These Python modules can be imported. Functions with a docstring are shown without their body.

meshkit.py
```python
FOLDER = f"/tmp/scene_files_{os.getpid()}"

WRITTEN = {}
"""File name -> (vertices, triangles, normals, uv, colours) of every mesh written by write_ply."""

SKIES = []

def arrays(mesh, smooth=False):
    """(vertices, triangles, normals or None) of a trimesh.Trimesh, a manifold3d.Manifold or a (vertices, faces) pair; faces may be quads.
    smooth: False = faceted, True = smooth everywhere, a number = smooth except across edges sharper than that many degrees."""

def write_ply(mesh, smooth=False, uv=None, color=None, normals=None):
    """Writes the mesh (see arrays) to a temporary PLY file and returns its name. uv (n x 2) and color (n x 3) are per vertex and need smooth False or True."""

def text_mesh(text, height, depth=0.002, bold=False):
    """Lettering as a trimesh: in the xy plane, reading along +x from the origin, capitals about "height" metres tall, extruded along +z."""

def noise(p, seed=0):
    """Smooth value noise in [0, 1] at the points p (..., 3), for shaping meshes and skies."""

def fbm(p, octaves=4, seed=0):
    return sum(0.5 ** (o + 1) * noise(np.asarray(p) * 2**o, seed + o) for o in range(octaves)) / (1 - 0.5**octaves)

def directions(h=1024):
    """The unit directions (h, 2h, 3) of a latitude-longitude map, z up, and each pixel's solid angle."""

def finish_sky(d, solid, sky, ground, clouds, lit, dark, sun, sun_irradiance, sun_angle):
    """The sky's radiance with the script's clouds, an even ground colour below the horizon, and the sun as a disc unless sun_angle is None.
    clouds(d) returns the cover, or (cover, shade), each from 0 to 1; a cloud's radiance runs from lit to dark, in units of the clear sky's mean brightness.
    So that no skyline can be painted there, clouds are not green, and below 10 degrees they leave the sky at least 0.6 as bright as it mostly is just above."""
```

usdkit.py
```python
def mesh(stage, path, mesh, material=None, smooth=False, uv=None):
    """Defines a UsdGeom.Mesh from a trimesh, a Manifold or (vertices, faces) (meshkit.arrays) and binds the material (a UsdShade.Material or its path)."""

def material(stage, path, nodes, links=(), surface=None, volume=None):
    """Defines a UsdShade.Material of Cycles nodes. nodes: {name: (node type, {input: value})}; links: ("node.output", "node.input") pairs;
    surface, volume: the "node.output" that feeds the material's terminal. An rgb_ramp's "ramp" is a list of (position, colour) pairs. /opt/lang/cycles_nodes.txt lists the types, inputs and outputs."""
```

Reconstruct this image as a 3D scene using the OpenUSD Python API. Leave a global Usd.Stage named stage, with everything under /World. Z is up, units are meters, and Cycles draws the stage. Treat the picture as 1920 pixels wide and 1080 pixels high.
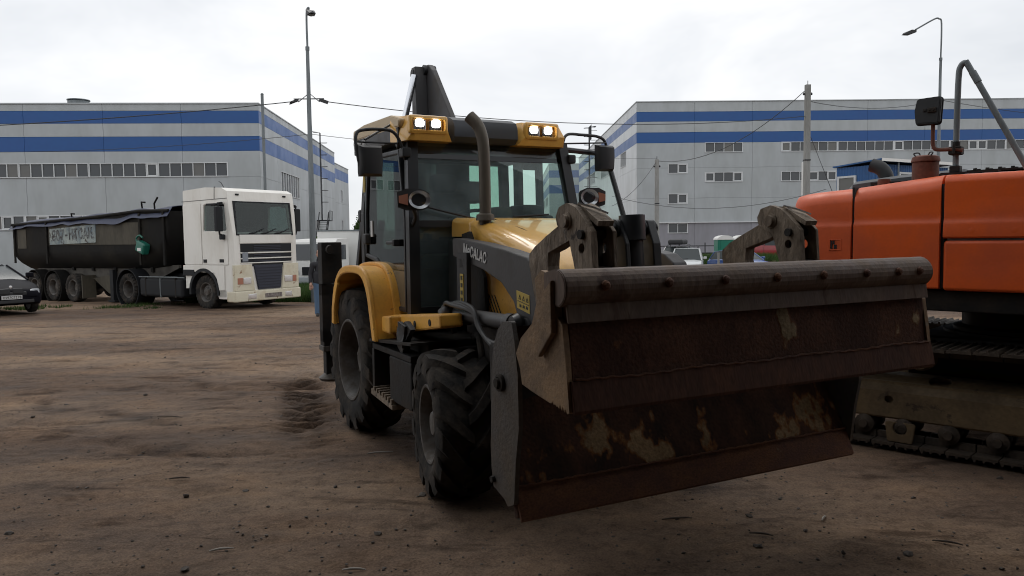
import math, random, numpy as np, trimesh, manifold3d as m3, usdkit, meshkit
from pxr import Usd, UsdGeom, UsdLux, UsdShade, Gf, Sdf, Vt
from shapely.geometry import Polygon, box as sbox, Point, LineString
from shapely import affinity
from trimesh.creation import extrude_polygon

stage = Usd.Stage.CreateInMemory()
UsdGeom.SetStageUpAxis(stage, 'Z')
UsdGeom.SetStageMetersPerUnit(stage, 1.0)
stage.SetDefaultPrim(UsdGeom.Xform.Define(stage, '/World').GetPrim())
rng = np.random.default_rng(7)
random.seed(7)

# ---------------------------------------------------------------- camera
EYE = (0.0, 0.0, 1.85)
PITCH, ROLL, FPX = math.atan(95 / 1450), 0.012, 1450.0
fwd = np.array([0, math.cos(PITCH), -math.sin(PITCH)])
r0, u0 = np.array([1.0, 0, 0]), np.array([0, math.sin(PITCH), math.cos(PITCH)])
RIGHT = r0 * math.cos(ROLL) - u0 * math.sin(ROLL)
UP = r0 * math.sin(ROLL) + u0 * math.cos(ROLL)
cam = UsdGeom.Camera.Define(stage, '/World/camera')
mat = Gf.Matrix4d(*RIGHT, 0, *UP, 0, *(-fwd), 0, *EYE, 1)
cam.AddTransformOp().Set(mat)
cam.CreateHorizontalApertureAttr(36.0)
cam.CreateVerticalApertureAttr(36.0 * 9 / 16)
cam.CreateFocalLengthAttr(36.0 * FPX / 1920)
cam.CreateClippingRangeAttr(Gf.Vec2f(0.05, 5000))
cam.CreateExposureAttr(0.15)

# ---------------------------------------------------------------- sky and overcast sun
SUN_EL, SUN_AZ = math.radians(52), math.radians(-25)      # azimuth = atan2(x, y)
SKY_STRENGTH, CLOUD = 0.1, 9.6
sun = UsdLux.DistantLight.Define(stage, '/World/sun')
sun.CreateIntensityAttr(0.2)
sun.CreateAngleAttr(25.0)
sun.CreateColorAttr(Gf.Vec3f(1.0, 0.97, 0.93))
sun.GetPrim().CreateAttribute('inputs:normalize', Sdf.ValueTypeNames.Bool).Set(True)
sd = np.array([math.sin(SUN_AZ) * math.cos(SUN_EL), math.cos(SUN_AZ) * math.cos(SUN_EL), math.sin(SUN_EL)])
zx = sd; xx = np.cross([0, 0, 1.0], zx); xx /= np.linalg.norm(xx); yx = np.cross(zx, xx)
sun.AddTransformOp().Set(Gf.Matrix4d(*xx, 0, *yx, 0, *zx, 0, 0, 0, 30, 1))
dome = UsdLux.DomeLight.Define(stage, '/World/sky')
skym = usdkit.material(stage, '/World/Looks/overcast_sky', {
    'tc': ('texture_coordinate', {}),
    'map': ('mapping', {'scale': (1.0, 1.0, 2.6)}),
    'n': ('noise_texture', {'scale': 2.3, 'detail': 5.0, 'roughness': 0.55, 'distortion': 0.4}),
    'r': ('rgb_ramp', {'ramp': [(0.30, (0.74, 0.765, 0.80)), (0.46, (0.87, 0.885, 0.91)), (0.60, (1.0, 1.0, 1.0)), (0.8, (1.06, 1.06, 1.05))]}),
    's': ('vector_math', {'math_type': 'scale', 'scale': CLOUD}),
    'sky': ('sky_texture', {'sky_type': 'single_scattering', 'sun_disc': False, 'sun_elevation': SUN_EL, 'sun_rotation': SUN_AZ}),
    'mx': ('mix_color', {'blend_type': 'mix', 'fac': 0.94, 'use_clamp': False}),
    'bg': ('background_shader', {'strength': SKY_STRENGTH})},
    [('tc.generated', 'map.vector'), ('map.vector', 'n.vector'), ('n.fac', 'r.fac'), ('r.color', 's.vector1'), ('sky.color', 'mx.a'), ('s.vector', 'mx.b'),
     ('mx.result', 'bg.color')], surface='bg.background')
UsdShade.MaterialBindingAPI.Apply(dome.GetPrim()).Bind(skym)

# ---------------------------------------------------------------- naming helpers
used = {}
def numbered(parent, name):
    k = parent + '/' + name
    n = used.get(k, 0); used[k] = n + 1
    return k if n == 0 else '%s_%03d' % (k, n)

def tag(p, label=None, cat=None, group=None, kind=None):
    p = p.GetPrim() if hasattr(p, 'GetPrim') else p
    for k, v in (('label', label), ('category', cat), ('group', group), ('kind', kind)):
        if v: p.SetCustomDataByKey(k, v)
    return p

class Thing:
    """An Xform under /World; x is the thing's forward axis."""
    def __init__(s, name, label=None, cat=None, loc=(0, 0, 0), rotz=0.0, group=None, kind=None):
        s.path = numbered('/World', name)
        s.x = UsdGeom.Xform.Define(stage, s.path)
        s.x.AddTranslateOp().Set(Gf.Vec3d(*map(float, loc)))
        if rotz: s.x.AddRotateZOp().Set(float(rotz))
        tag(s.x, label, cat, group, kind)
    def part(s, name, mesh, m, parent=None, smooth=30, label=None, kind=None):
        base = parent if isinstance(parent, str) else (s.path if parent is None else str(parent.GetPath()))
        path = numbered(base, name)
        mm = usdkit.mesh(stage, path, mesh, m, smooth=smooth)
        if label or kind: tag(mm, label, kind=kind)
        return mm.GetPrim()

def solo(name, mesh, m, label=None, cat=None, group=None, kind=None, smooth=30):
    path = numbered('/World', name)
    mm = usdkit.mesh(stage, path, mesh, m, smooth=smooth)
    tag(mm, label, cat, group, kind)
    return mm.GetPrim()

def copy(t, name, loc, rotz=0.0, label=None, cat=None, group=None):
    src = t.x.GetPrim()
    c = Thing(name, label, cat, loc, rotz, group)
    c.x.GetPrim().GetReferences().AddInternalReference(src.GetPath())
    c.x.GetPrim().SetInstanceable(True)
    return c

# ---------------------------------------------------------------- mesh helpers
def cat(*ms):
    ms = [m for m in ms if m is not None]
    return trimesh.util.concatenate(ms)
def box(x0, x1, y0, y1, z0, z1):
    b = trimesh.creation.box([abs(x1 - x0), abs(y1 - y0), abs(z1 - z0)])
    b.apply_translation([(x0 + x1) / 2, (y0 + y1) / 2, (z0 + z1) / 2])
    return b
def tm(man):
    m = man.to_mesh()
    return trimesh.Trimesh(np.array(m.vert_properties)[:, :3], np.array(m.tri_verts), process=False)
def man(t):
    t = trimesh.Trimesh(t.vertices, t.faces); t.merge_vertices()
    return m3.Manifold(m3.Mesh(np.asarray(t.vertices, np.float32), np.asarray(t.faces, np.uint32)))
def rbox(x0, x1, y0, y1, z0, z1, r=0.01, seg=2):
    """A box with chamfered edges."""
    x0, x1, y0, y1, z0, z1 = min(x0, x1), max(x0, x1), min(y0, y1), max(y0, y1), min(z0, z1), max(z0, z1)
    r = min(r, .45 * min(x1 - x0, y1 - y0, z1 - z0))
    pts = []
    for x in (x0, x1):
        for y in (y0, y1):
            for z in (z0, z1):
                sx, sy, sz = (1 if x == x0 else -1), (1 if y == y0 else -1), (1 if z == z0 else -1)
                for a in range(seg + 1):
                    for b in range(seg + 1):
                        t, p = math.pi / 2 * a / seg, math.pi / 2 * b / seg
                        d = (math.cos(t) * math.cos(p), math.cos(t) * math.sin(p), math.sin(t))
                        pts.append((x + sx * r * (1 - d[0]), y + sy * r * (1 - d[1]), z + sz * r * (1 - d[2])))
    return trimesh.convex.convex_hull(np.array(pts))
def hull(pts): return trimesh.convex.convex_hull(np.asarray(pts, float))
AX = {'y': np.array([[1, 0, 0, 0], [0, 0, 1, 0], [0, 1, 0, 0], [0, 0, 0, 1.0]]),      # poly (x, z) extruded along y
      'x': np.array([[0, 0, 1, 0], [1, 0, 0, 0], [0, 1, 0, 0], [0, 0, 0, 1.0]]),      # poly (y, z) extruded along x
      'z': np.eye(4)}
def prism(poly, ax, t0, t1, ch=0.0):
    """Extrude a polygon, with chamfered rims when ch > 0."""
    if not isinstance(poly, Polygon): poly = Polygon(poly)
    poly = poly.buffer(0)
    if poly.geom_type != 'Polygon': poly = max(poly.geoms, key=lambda g: g.area)
    t0, t1 = min(t0, t1), max(t0, t1)
    if ch > 0:
        inner = poly.buffer(-ch, join_style=2)
        a = m3.CrossSection([np.array(poly.exterior.coords)[:-1]] + [np.array(i.coords)[:-1] for i in poly.interiors], m3.FillRule.EvenOdd)
        n = 2
        out = None
        M = m3.Manifold
        core = M.extrude(a, (t1 - t0) - 2 * ch).translate([0, 0, t0 + ch])
        layers = [core]
        if inner.geom_type == 'Polygon' and not inner.is_empty:
            for k in range(1, n + 1):
                off = ch * (1 - math.cos(math.pi / 2 * k / n)); zz = ch * math.sin(math.pi / 2 * k / n)
                p = poly.buffer(-off, join_style=2)
                if p.geom_type != 'Polygon': continue
                c = m3.CrossSection([np.array(p.exterior.coords)[:-1]] + [np.array(i.coords)[:-1] for i in p.interiors], m3.FillRule.EvenOdd)
                layers.append(M.extrude(c, (t1 - t0) - 2 * ch + 2 * zz).translate([0, 0, t0 + ch - zz]))
        mm = tm(m3.Manifold.batch_boolean(layers, m3.OpType.Add))
    else:
        mm = extrude_polygon(poly, t1 - t0, engine='earcut'); mm.apply_translation([0, 0, t0])
    A = AX[ax].copy()
    mm.apply_transform(A)
    if mm.volume < 0: mm.invert()
    return mm
def frame_to(p0, p1):
    p0, p1 = np.asarray(p0, float), np.asarray(p1, float)
    return trimesh.geometry.align_vectors([0, 0, 1], (p1 - p0) / np.linalg.norm(p1 - p0)), p0, p1
def cyl(p0, p1, r, seg=20, r1=None):
    p0, p1 = np.asarray(p0, float), np.asarray(p1, float)
    L = np.linalg.norm(p1 - p0)
    if r1 is None:
        c = trimesh.creation.cylinder(r, L, sections=seg); c.apply_translation([0, 0, L / 2])
    else:
        c = trimesh.creation.revolve([(0, 0), (r, 0), (r1, L), (0, L)], sections=seg)
    c.apply_transform(trimesh.geometry.align_vectors([0, 0, 1], (p1 - p0) / L)); c.apply_translation(p0)
    return c
def smoothpath(pts, n=6):
    """Catmull-Rom through the points."""
    P = np.asarray(pts, float); P = np.vstack([2 * P[0] - P[1], P, 2 * P[-1] - P[-2]])
    out = []
    for i in range(1, len(P) - 2):
        for t in np.linspace(0, 1, n, endpoint=False):
            a, b, c, d = P[i - 1:i + 3]
            out.append(.5 * (2 * b + (c - a) * t + (2 * a - 5 * b + 4 * c - d) * t * t + (3 * b - a - 3 * c + d) * t ** 3))
    return np.array(out + [P[-2]])
def tube(pts, r, seg=10, smooth_n=0, closed=False):
    P = smoothpath(pts, smooth_n) if smooth_n else np.asarray(pts, float)
    R = np.broadcast_to(r, len(P)) if np.ndim(r) == 0 else np.interp(np.linspace(0, 1, len(P)), np.linspace(0, 1, len(r)), r)
    T = np.gradient(P, axis=0); T /= np.linalg.norm(T, axis=1, keepdims=True)
    u = np.cross(T[0], [0, 0, 1.0] if abs(T[0][2]) < .9 else [1.0, 0, 0]); u /= np.linalg.norm(u)
    V, F = [], []
    for i, (p, t) in enumerate(zip(P, T)):
        u = u - t * (u @ t); u /= np.linalg.norm(u); w = np.cross(t, u)
        a = np.linspace(0, 2 * np.pi, seg, endpoint=False)
        V.append(p + R[i] * (np.cos(a)[:, None] * u + np.sin(a)[:, None] * w))
    V = np.vstack(V); n = len(P)
    for i in range(n - 1):
        for j in range(seg):
            a, b = i * seg + j, i * seg + (j + 1) % seg
            F += [(a, b, b + seg), (a, b + seg, a + seg)]
    c0, c1 = len(V), len(V) + 1
    V = np.vstack([V, P[0], P[-1]])
    for j in range(seg):
        F += [(c0, (j + 1) % seg, j), (c1, (n - 1) * seg + j, (n - 1) * seg + (j + 1) % seg)]
    return trimesh.Trimesh(V, F, process=False)
def lathe(prof, axis='y', sections=40, c=(0, 0, 0)):
    """prof: (radius, along-axis) pairs."""
    m = trimesh.creation.revolve(np.asarray(prof, float), sections=sections)
    if axis == 'y': m.apply_transform(trimesh.transformations.rotation_matrix(-math.pi / 2, [1, 0, 0]))
    if axis == 'x': m.apply_transform(trimesh.transformations.rotation_matrix(math.pi / 2, [0, 1, 0]))
    m.apply_translation(c)
    return m
def grid(P):
    """A sheet from an n x m x 3 array."""
    n, m = P.shape[:2]
    i = np.arange(n * m).reshape(n, m)
    F = np.stack([i[:-1, :-1], i[1:, :-1], i[1:, 1:], i[:-1, 1:]], -1).reshape(-1, 4)
    return trimesh.Trimesh(P.reshape(-1, 3), np.vstack([F[:, [0, 1, 2]], F[:, [0, 2, 3]]]), process=False)
def loft(rings, cap=True):
    """Closed surface through rings of equal length (each k x 3)."""
    R = [np.asarray(r, float) for r in rings]; k = len(R[0]); V = np.vstack(R); F = []
    for i in range(len(R) - 1):
        for j in range(k):
            a, b = i * k + j, i * k + (j + 1) % k
            F += [(a, b, b + k), (a, b + k, a + k)]
    if cap:
        V = np.vstack([V, R[0].mean(0), R[-1].mean(0)]); c0, c1 = len(V) - 2, len(V) - 1
        for j in range(k):
            F += [(c0, (j + 1) % k, j), (c1, (len(R) - 1) * k + j, (len(R) - 1) * k + (j + 1) % k)]
    t = trimesh.Trimesh(V, F, process=False)
    if t.volume < 0: t.invert()
    return t
def text(s, h, depth=.002, bold=True, width=None):
    t = meshkit.text_mesh(s, h, depth, bold)
    if width: t.apply_scale([width / t.extents[0], 1, 1])
    return t
def place(mesh, origin, ux, uy):
    """Map a flat mesh (xy plane, z out) onto axes ux, uy at origin."""
    ux, uy = np.asarray(ux, float), np.asarray(uy, float)
    A = np.eye(4); A[:3, 0], A[:3, 1], A[:3, 2], A[:3, 3] = ux, uy, np.cross(ux, uy), origin
    m = mesh.copy(); m.apply_transform(A); return m
def rounded(pts, r, seg=4):
    """Polygon with rounded corners."""
    p = Polygon(pts)
    return p.buffer(-r, join_style=1).buffer(r, join_style=1, quad_segs=seg).buffer(r * .5, join_style=1, quad_segs=seg).buffer(-r * .5, join_style=1, quad_segs=seg)
def disp(mesh, amp, scale, seed=0, maxedge=None, axis=None):
    """Roughen a mesh's surface a little."""
    if maxedge:
        v, f = trimesh.remesh.subdivide_to_size(mesh.vertices, mesh.faces, maxedge, max_iter=12); mesh = trimesh.Trimesh(v, f)
    n = mesh.vertex_normals if axis is None else np.asarray(axis, float)
    mesh.vertices = mesh.vertices + n * (meshkit.fbm(mesh.vertices * scale, 3, seed) - .5)[:, None] * amp
    return mesh

# ---------------------------------------------------------------- materials
LOOKS = {}
def mat_plain(name, color, rough=.5, metal=0.0, spec=.5, **kw):
    LOOKS[name] = usdkit.material(stage, '/World/Looks/' + name, {'p': ('principled_bsdf', dict(base_color=color, roughness=rough, metallic=metal, specular_ior_level=spec, **kw))}, [], surface='p.BSDF')
    return LOOKS[name]
def mat_worn(name, color, dirt, amount=.5, scale=3.0, rough=.5, rough2=.85, metal=0.0, fine=40.0, bump=.004, streak=1.0, vary=.15, bevel=0.0, spec=.5, coat=0.0, third=None, third_amt=.62, third_scale=6.0):
    """Paint or metal with patches of dirt, a fine mottling and a little relief. amount: share that is dirty; streak > 1 stretches patches along z."""
    lo = 1 - amount
    N = {'g': ('geometry', {}), 'm': ('mapping', {'scale': (1, 1, 1 / streak)}),
         'n': ('noise_texture', {'scale': scale, 'detail': 6.0, 'roughness': .62}),
         'r': ('rgb_ramp', {'ramp': [(max(lo - .12, 0), (0, 0, 0)), (min(lo + .12, 1), (1, 1, 1))]}),
         'f': ('noise_texture', {'scale': fine, 'detail': 3.0, 'roughness': .6}),
         'fr': ('map_range', {'value': .5, 'from_min': .25, 'from_max': .75, 'to_min': 1 - vary, 'to_max': 1 + vary}),
         'c': ('mix_color', {'blend_type': 'mix', 'a': color, 'b': dirt}),
         'v': ('vector_math', {'math_type': 'scale'}),
         'rm': ('mix_float', {'a': rough, 'b': rough2}),
         'b': ('bump', {'strength': 1.0, 'distance': bump}),
         'p': ('principled_bsdf', {'metallic': metal, 'specular_ior_level': spec, 'coat_weight': coat})}
    L = [('g.position', 'm.vector'), ('m.vector', 'n.vector'), ('m.vector', 'f.vector'), ('n.fac', 'r.fac'), ('r.color', 'c.fac'), ('f.fac', 'fr.value'), ('fr.result', 'v.scale'),
         ('r.color', 'rm.fac'), ('rm.result', 'p.roughness'), ('f.fac', 'b.height'), ('b.normal', 'p.normal'), ('v.vector', 'p.base_color')]
    src = 'c.result'
    if third:
        N.update({'n3': ('noise_texture', {'scale': third_scale, 'detail': 5.0, 'roughness': .65, 'distortion': .6}),
                  'r3': ('rgb_ramp', {'ramp': [(third_amt, (0, 0, 0)), (third_amt + .06, (1, 1, 1))]}), 'c3': ('mix_color', {'blend_type': 'mix', 'b': third})})
        L += [('m.vector', 'n3.vector'), ('n3.fac', 'r3.fac'), ('c.result', 'c3.a'), ('r3.color', 'c3.fac')]
        src = 'c3.result'
    L.append((src, 'v.vector1'))
    if bevel:
        N['bv'] = ('bevel', {'radius': bevel, 'samples': 4}); L.append(('bv.bevel', 'b.normal'))
    LOOKS[name] = usdkit.material(stage, '/World/Looks/' + name, N, L, surface='p.BSDF')
    return LOOKS[name]
def mat_glass(name, tint, rough=.0, ior=1.5, dust=0.0):
    # Schlick's approximation, the same from both sides of the thin sheet
    f0 = ((ior - 1) / (ior + 1)) ** 2
    LOOKS[name] = usdkit.material(stage, '/World/Looks/' + name, {
        't': ('transparent_bsdf', {'color': tint}), 'g': ('glossy_bsdf', {'color': (1, 1, 1), 'roughness': rough}),
        'w': ('layer_weight', {'blend': .5}), 'p': ('math', {'math_type': 'power', 'value2': 5.0}), 'a': ('math', {'math_type': 'multiply_add', 'value2': 1 - f0, 'value3': f0}), 'm': ('mix_closure', {}),
        'g2': ('geometry', {}), 'n': ('noise_texture', {'scale': 3.0, 'detail': 4.0}), 'dm': ('math', {'math_type': 'multiply', 'value2': 2 * dust}), 'd': ('diffuse_bsdf', {'color': (.34, .37, .40)}), 'dd': ('mix_closure', {})},
        [('w.facing', 'p.value1'), ('p.value', 'a.value1'), ('a.value', 'm.fac'), ('g2.position', 'n.vector'), ('n.fac', 'dm.value1'), ('dm.value', 'dd.fac'), ('t.BSDF', 'dd.closure1'), ('d.BSDF', 'dd.closure2'), ('dd.closure', 'm.closure1'), ('g.BSDF', 'm.closure2')], surface='m.closure')
    return LOOKS[name]

mat_glass('cab_glass', (.74, .88, .82), dust=.09)
mat_glass('car_glass', (.55, .64, .62))
mat_glass('door_glass_smoked', (.30, .34, .33), ior=1.6)
mat_glass('lamp_glass', (.92, .93, .94))
mat_plain('building_glass', (.03, .034, .038), .12, spec=.6)
mat_plain('building_glass_pale', (.085, .085, .08), .2, spec=.6)
mat_plain('window_frame_white', (.52, .54, .55), .5)
mat_plain('dark_void', (.012, .012, .013), .9)
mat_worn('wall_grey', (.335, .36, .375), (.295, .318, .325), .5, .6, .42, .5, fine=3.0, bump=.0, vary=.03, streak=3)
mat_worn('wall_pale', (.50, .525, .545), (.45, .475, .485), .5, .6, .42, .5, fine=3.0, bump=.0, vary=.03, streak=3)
mat_worn('wall_blue', (.004, .056, .21), (.006, .064, .22), .5, .6, .4, .5, fine=3.0, bump=.0, vary=.04)
mat_worn('wall_mauve', (.235, .235, .265), (.20, .20, .22), .5, .6, .5, .6, fine=3.0, bump=.0, vary=.05, streak=4)
mat_worn('block_grey', (.17, .17, .17), (.11, .11, .11), .5, 1.0, .9, .9, fine=14.0, bump=.01)
mat_worn('concrete', (.26, .26, .25), (.19, .19, .18), .5, 2.5, .85, .9, fine=25.0, bump=.004, streak=5)
mat_worn('galvanised', (.16, .18, .19), (.12, .135, .14), .5, 2.0, .5, .6, metal=.3, fine=30.0, bump=.0, streak=4)
mat_plain('wire_black', (.02, .021, .024), .6)
mat_plain('white_paint', (.62, .62, .60), .5)

# ---------------------------------------------------------------- the ground
def gz(y):
    y = np.asarray(y, float)
    return -.0145 * (np.logaddexp(0, (y - 9.5) * 1.2) - np.logaddexp(0, (y - 120) * 1.2)) / 1.2
def axis_coords(core0, core1, step, far0, far1, grow=1.16):
    c = list(np.arange(core0, core1, step)); s = step
    while c[-1] < far1: s *= grow; c.append(c[-1] + s)
    s = step; f = []
    x = core0
    while x > far0: s *= grow; x -= s; f.append(x)
    return np.array(f[::-1] + c)
xs = axis_coords(-7.5, 5.5, .045, -900, 900)
ys = axis_coords(1.6, 14.0, .05, -120, 2500, 1.10)
ys = np.unique(np.concatenate([ys, np.arange(6.0, 11.0, .025)]))
XX, YY = np.meshgrid(xs, ys, indexing='ij')
def ground_height(X, Y):
    P = np.stack([X, Y, 0 * X], -1)
    near = np.exp(-np.maximum(np.hypot(X, Y) - 30, 0) / 25)
    h = .050 * (meshkit.fbm(P * [.35, .8, 1], 3, 3) - .5) + .030 * (meshkit.fbm(P * [1.1, 2.6, 1], 3, 5) - .5) + .026 * (meshkit.fbm(P * [4.0, 6.0, 1], 3, 9) - .5) + .022 * np.maximum(meshkit.fbm(P * [13.0, 15.0, 1], 2, 17) - .55, 0)
    # shallow ruts left by vehicles crossing the yard from side to side
    for y0, s, d, sl in ((11.6, .22, .022, .02), (13.0, .3, .025, -.03), (14.6, .25, .03, .01), (16.4, .35, .03, .03), (9.7, .2, .018, .05), (18.2, .4, .03, 0)):
        yy = Y - y0 - sl * X - .25 * np.sin(X * .4 + y0)
        h -= d * np.exp(-(yy / s) ** 2) * (.6 + .8 * meshkit.noise(np.stack([X * .6, Y * 0 + y0, X * 0], -1), 2)) - .35 * d * np.exp(-((np.abs(yy) - 1.8 * s) / (.6 * s)) ** 2)
    # tread prints left by the rear tyres beside the machine
    a = np.array([-2.85, 10.3]); b = np.array([-1.85, 6.9]); dv = (b - a) / np.linalg.norm(b - a)
    t = (X - a[0]) * dv[0] + (Y - a[1]) * dv[1]; n = (X - a[0]) * -dv[1] + (Y - a[1]) * dv[0]
    inside = np.exp(-(n / .22) ** 4) * (1 / (1 + np.exp(-(t + .3) * 6))) * (1 / (1 + np.exp((t - 3.7) * 5)))
    wob = np.clip(3.0 * meshkit.fbm(P * 2.2, 2, 4) - .55, 0, 1.3)
    t = t + .16 * (meshkit.noise(P * 2.6, 14) - .5); n = n + .3 * (meshkit.noise(P * 1.1, 15) - .5)
    h += inside * wob * (.045 * np.sign(np.sin(2 * np.pi * (t + .8 * np.abs(n)) / .24)) * np.abs(np.sin(2 * np.pi * (t + .8 * np.abs(n)) / .24)) ** .5 - .026)
    for (cx, cy, rad, a0, a1) in ((-4.6, 9.3, 1.5, 3.6, 4.8), (-3.2, 10.7, 1.1, 4.2, 5.6), (-2.6, 8.2, 1.6, 3.9, 4.9), (-1.4, 12.4, 2.2, 3.8, 4.7)):
        rr, an = np.hypot(X - cx, (Y - cy)), np.mod(np.arctan2(Y - cy, X - cx), 2 * np.pi)
        h -= .045 * np.exp(-((rr - rad) / .09) ** 2) * np.exp(-np.maximum(0, np.maximum(a0 - an, an - a1)) * 8)
    h *= near
    # nothing pokes up through wheels and tracks: flatten where machines stand
    for (cx, cy, r) in ((-.44, 5.5, .35), (1.08, 6.3, .35), (-1.55, 7.5, .4), (3.4, 6.3, 1.2), (5.2, 4.6, 1.2)):
        k = np.exp(-(np.hypot(X - cx, Y - cy) / r) ** 4); h = h * (1 - k)
    return h + gz(Y)
ZZ = ground_height(XX, YY)
# damp scuffs and tyre marks where the crust has been turned over
MARKS = [([(-6.1, 9.55), (-5.75, 9.62)], .09, 1), ([(-5.5, 9.0), (-5.25, 8.6), (-4.85, 8.4)], .10, 1), ([(-4.35, 8.25), (-3.95, 8.05), (-3.5, 7.75)], .13, .9), ([(-4.75, 10.3), (-4.2, 10.2), (-4.0, 9.9), (-3.7, 9.6)], .12, 1), ([(-3.4, 8.75), (-3.3, 9.4)], .12, .7), ([(-3.0, 9.85), (-2.65, 9.95)], .12, 1), ([(-8.2, 15.3), (-7.6, 15.5)], .2, .8), ([(-3.35, 6.8), (-3.0, 6.85)], .10, .8), ([(-6.6, 17.3), (-5.0, 17.9)], .22, .7), ([(-2.5, 5.8), (-2.1, 5.5)], .14, .7), ([(-3.4, 10.5), (-2.6, 10.3)], .14, .8), ([(-8.5, 12.0), (-7.0, 12.3)], .15, .7), ([(-3.4, 12.9), (-4.1, 12.0), (-5.1, 11.6)], .12, .7), ([(-7.0, 13.4), (-3.5, 13.9)], .10, .6), ([(-1.2, 5.2), (-2.4, 3.6)], .2, .45), ([(-.6, 5.0), (-1.5, 3.2)], .2, .45), ([(1.6, 4.6), (3.0, 3.9)], .18, .5)]
WET = np.zeros_like(ZZ); nr = (np.abs(XX) < 12) & (YY > 2) & (YY < 22); Xn, Yn = XX[nr], YY[nr]
Pn = np.stack([Xn, Yn, 0 * Xn], -1); br = meshkit.fbm(Pn * [5, 8, 1], 4, 41); wv = .12 * (meshkit.noise(Pn * 1.5, 42) - .5); wn = np.zeros_like(Xn)
for pts_, wd_, k_ in MARKS:
    q_ = smoothpath([(a, b, 0) for a, b in pts_], 6)[:, :2] if len(pts_) > 2 else np.array(pts_, float)
    dmin = np.full(len(Xn), 9.0)
    for a, b in zip(q_[:-1], q_[1:]):
        ab = b - a; tt = np.clip(((Xn - a[0]) * ab[0] + (Yn - a[1]) * ab[1]) / (ab @ ab), 0, 1)
        dmin = np.minimum(dmin, np.hypot(Xn - a[0] - tt * ab[0], (Yn - a[1] - tt * ab[1]) + wv))
    wn = np.maximum(wn, k_ * np.exp(-(dmin / wd_) ** 2) * np.clip(2.6 * br - .55, 0, 1))
a_, b_ = np.array([-2.85, 10.3]), np.array([-1.85, 6.9]); dv_ = (b_ - a_) / np.linalg.norm(b_ - a_)
tt = (Xn - a_[0]) * dv_[0] + (Yn - a_[1]) * dv_[1]; nn_ = (Xn - a_[0]) * -dv_[1] + (Yn - a_[1]) * dv_[0]
wn = np.maximum(wn, np.exp(-(nn_ / .30) ** 4) / (1 + np.exp(-(tt + .3) * 5)) / (1 + np.exp((tt - 3.6) * 4)) * np.clip(3.0 * br - .75, 0, 1))
WET[nr] = wn; ZZ[nr] -= .018 * wn * (.4 + br)
g = grid(np.stack([XX, YY, ZZ], -1))
if g.face_normals[0][2] < 0: g.invert()
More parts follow.
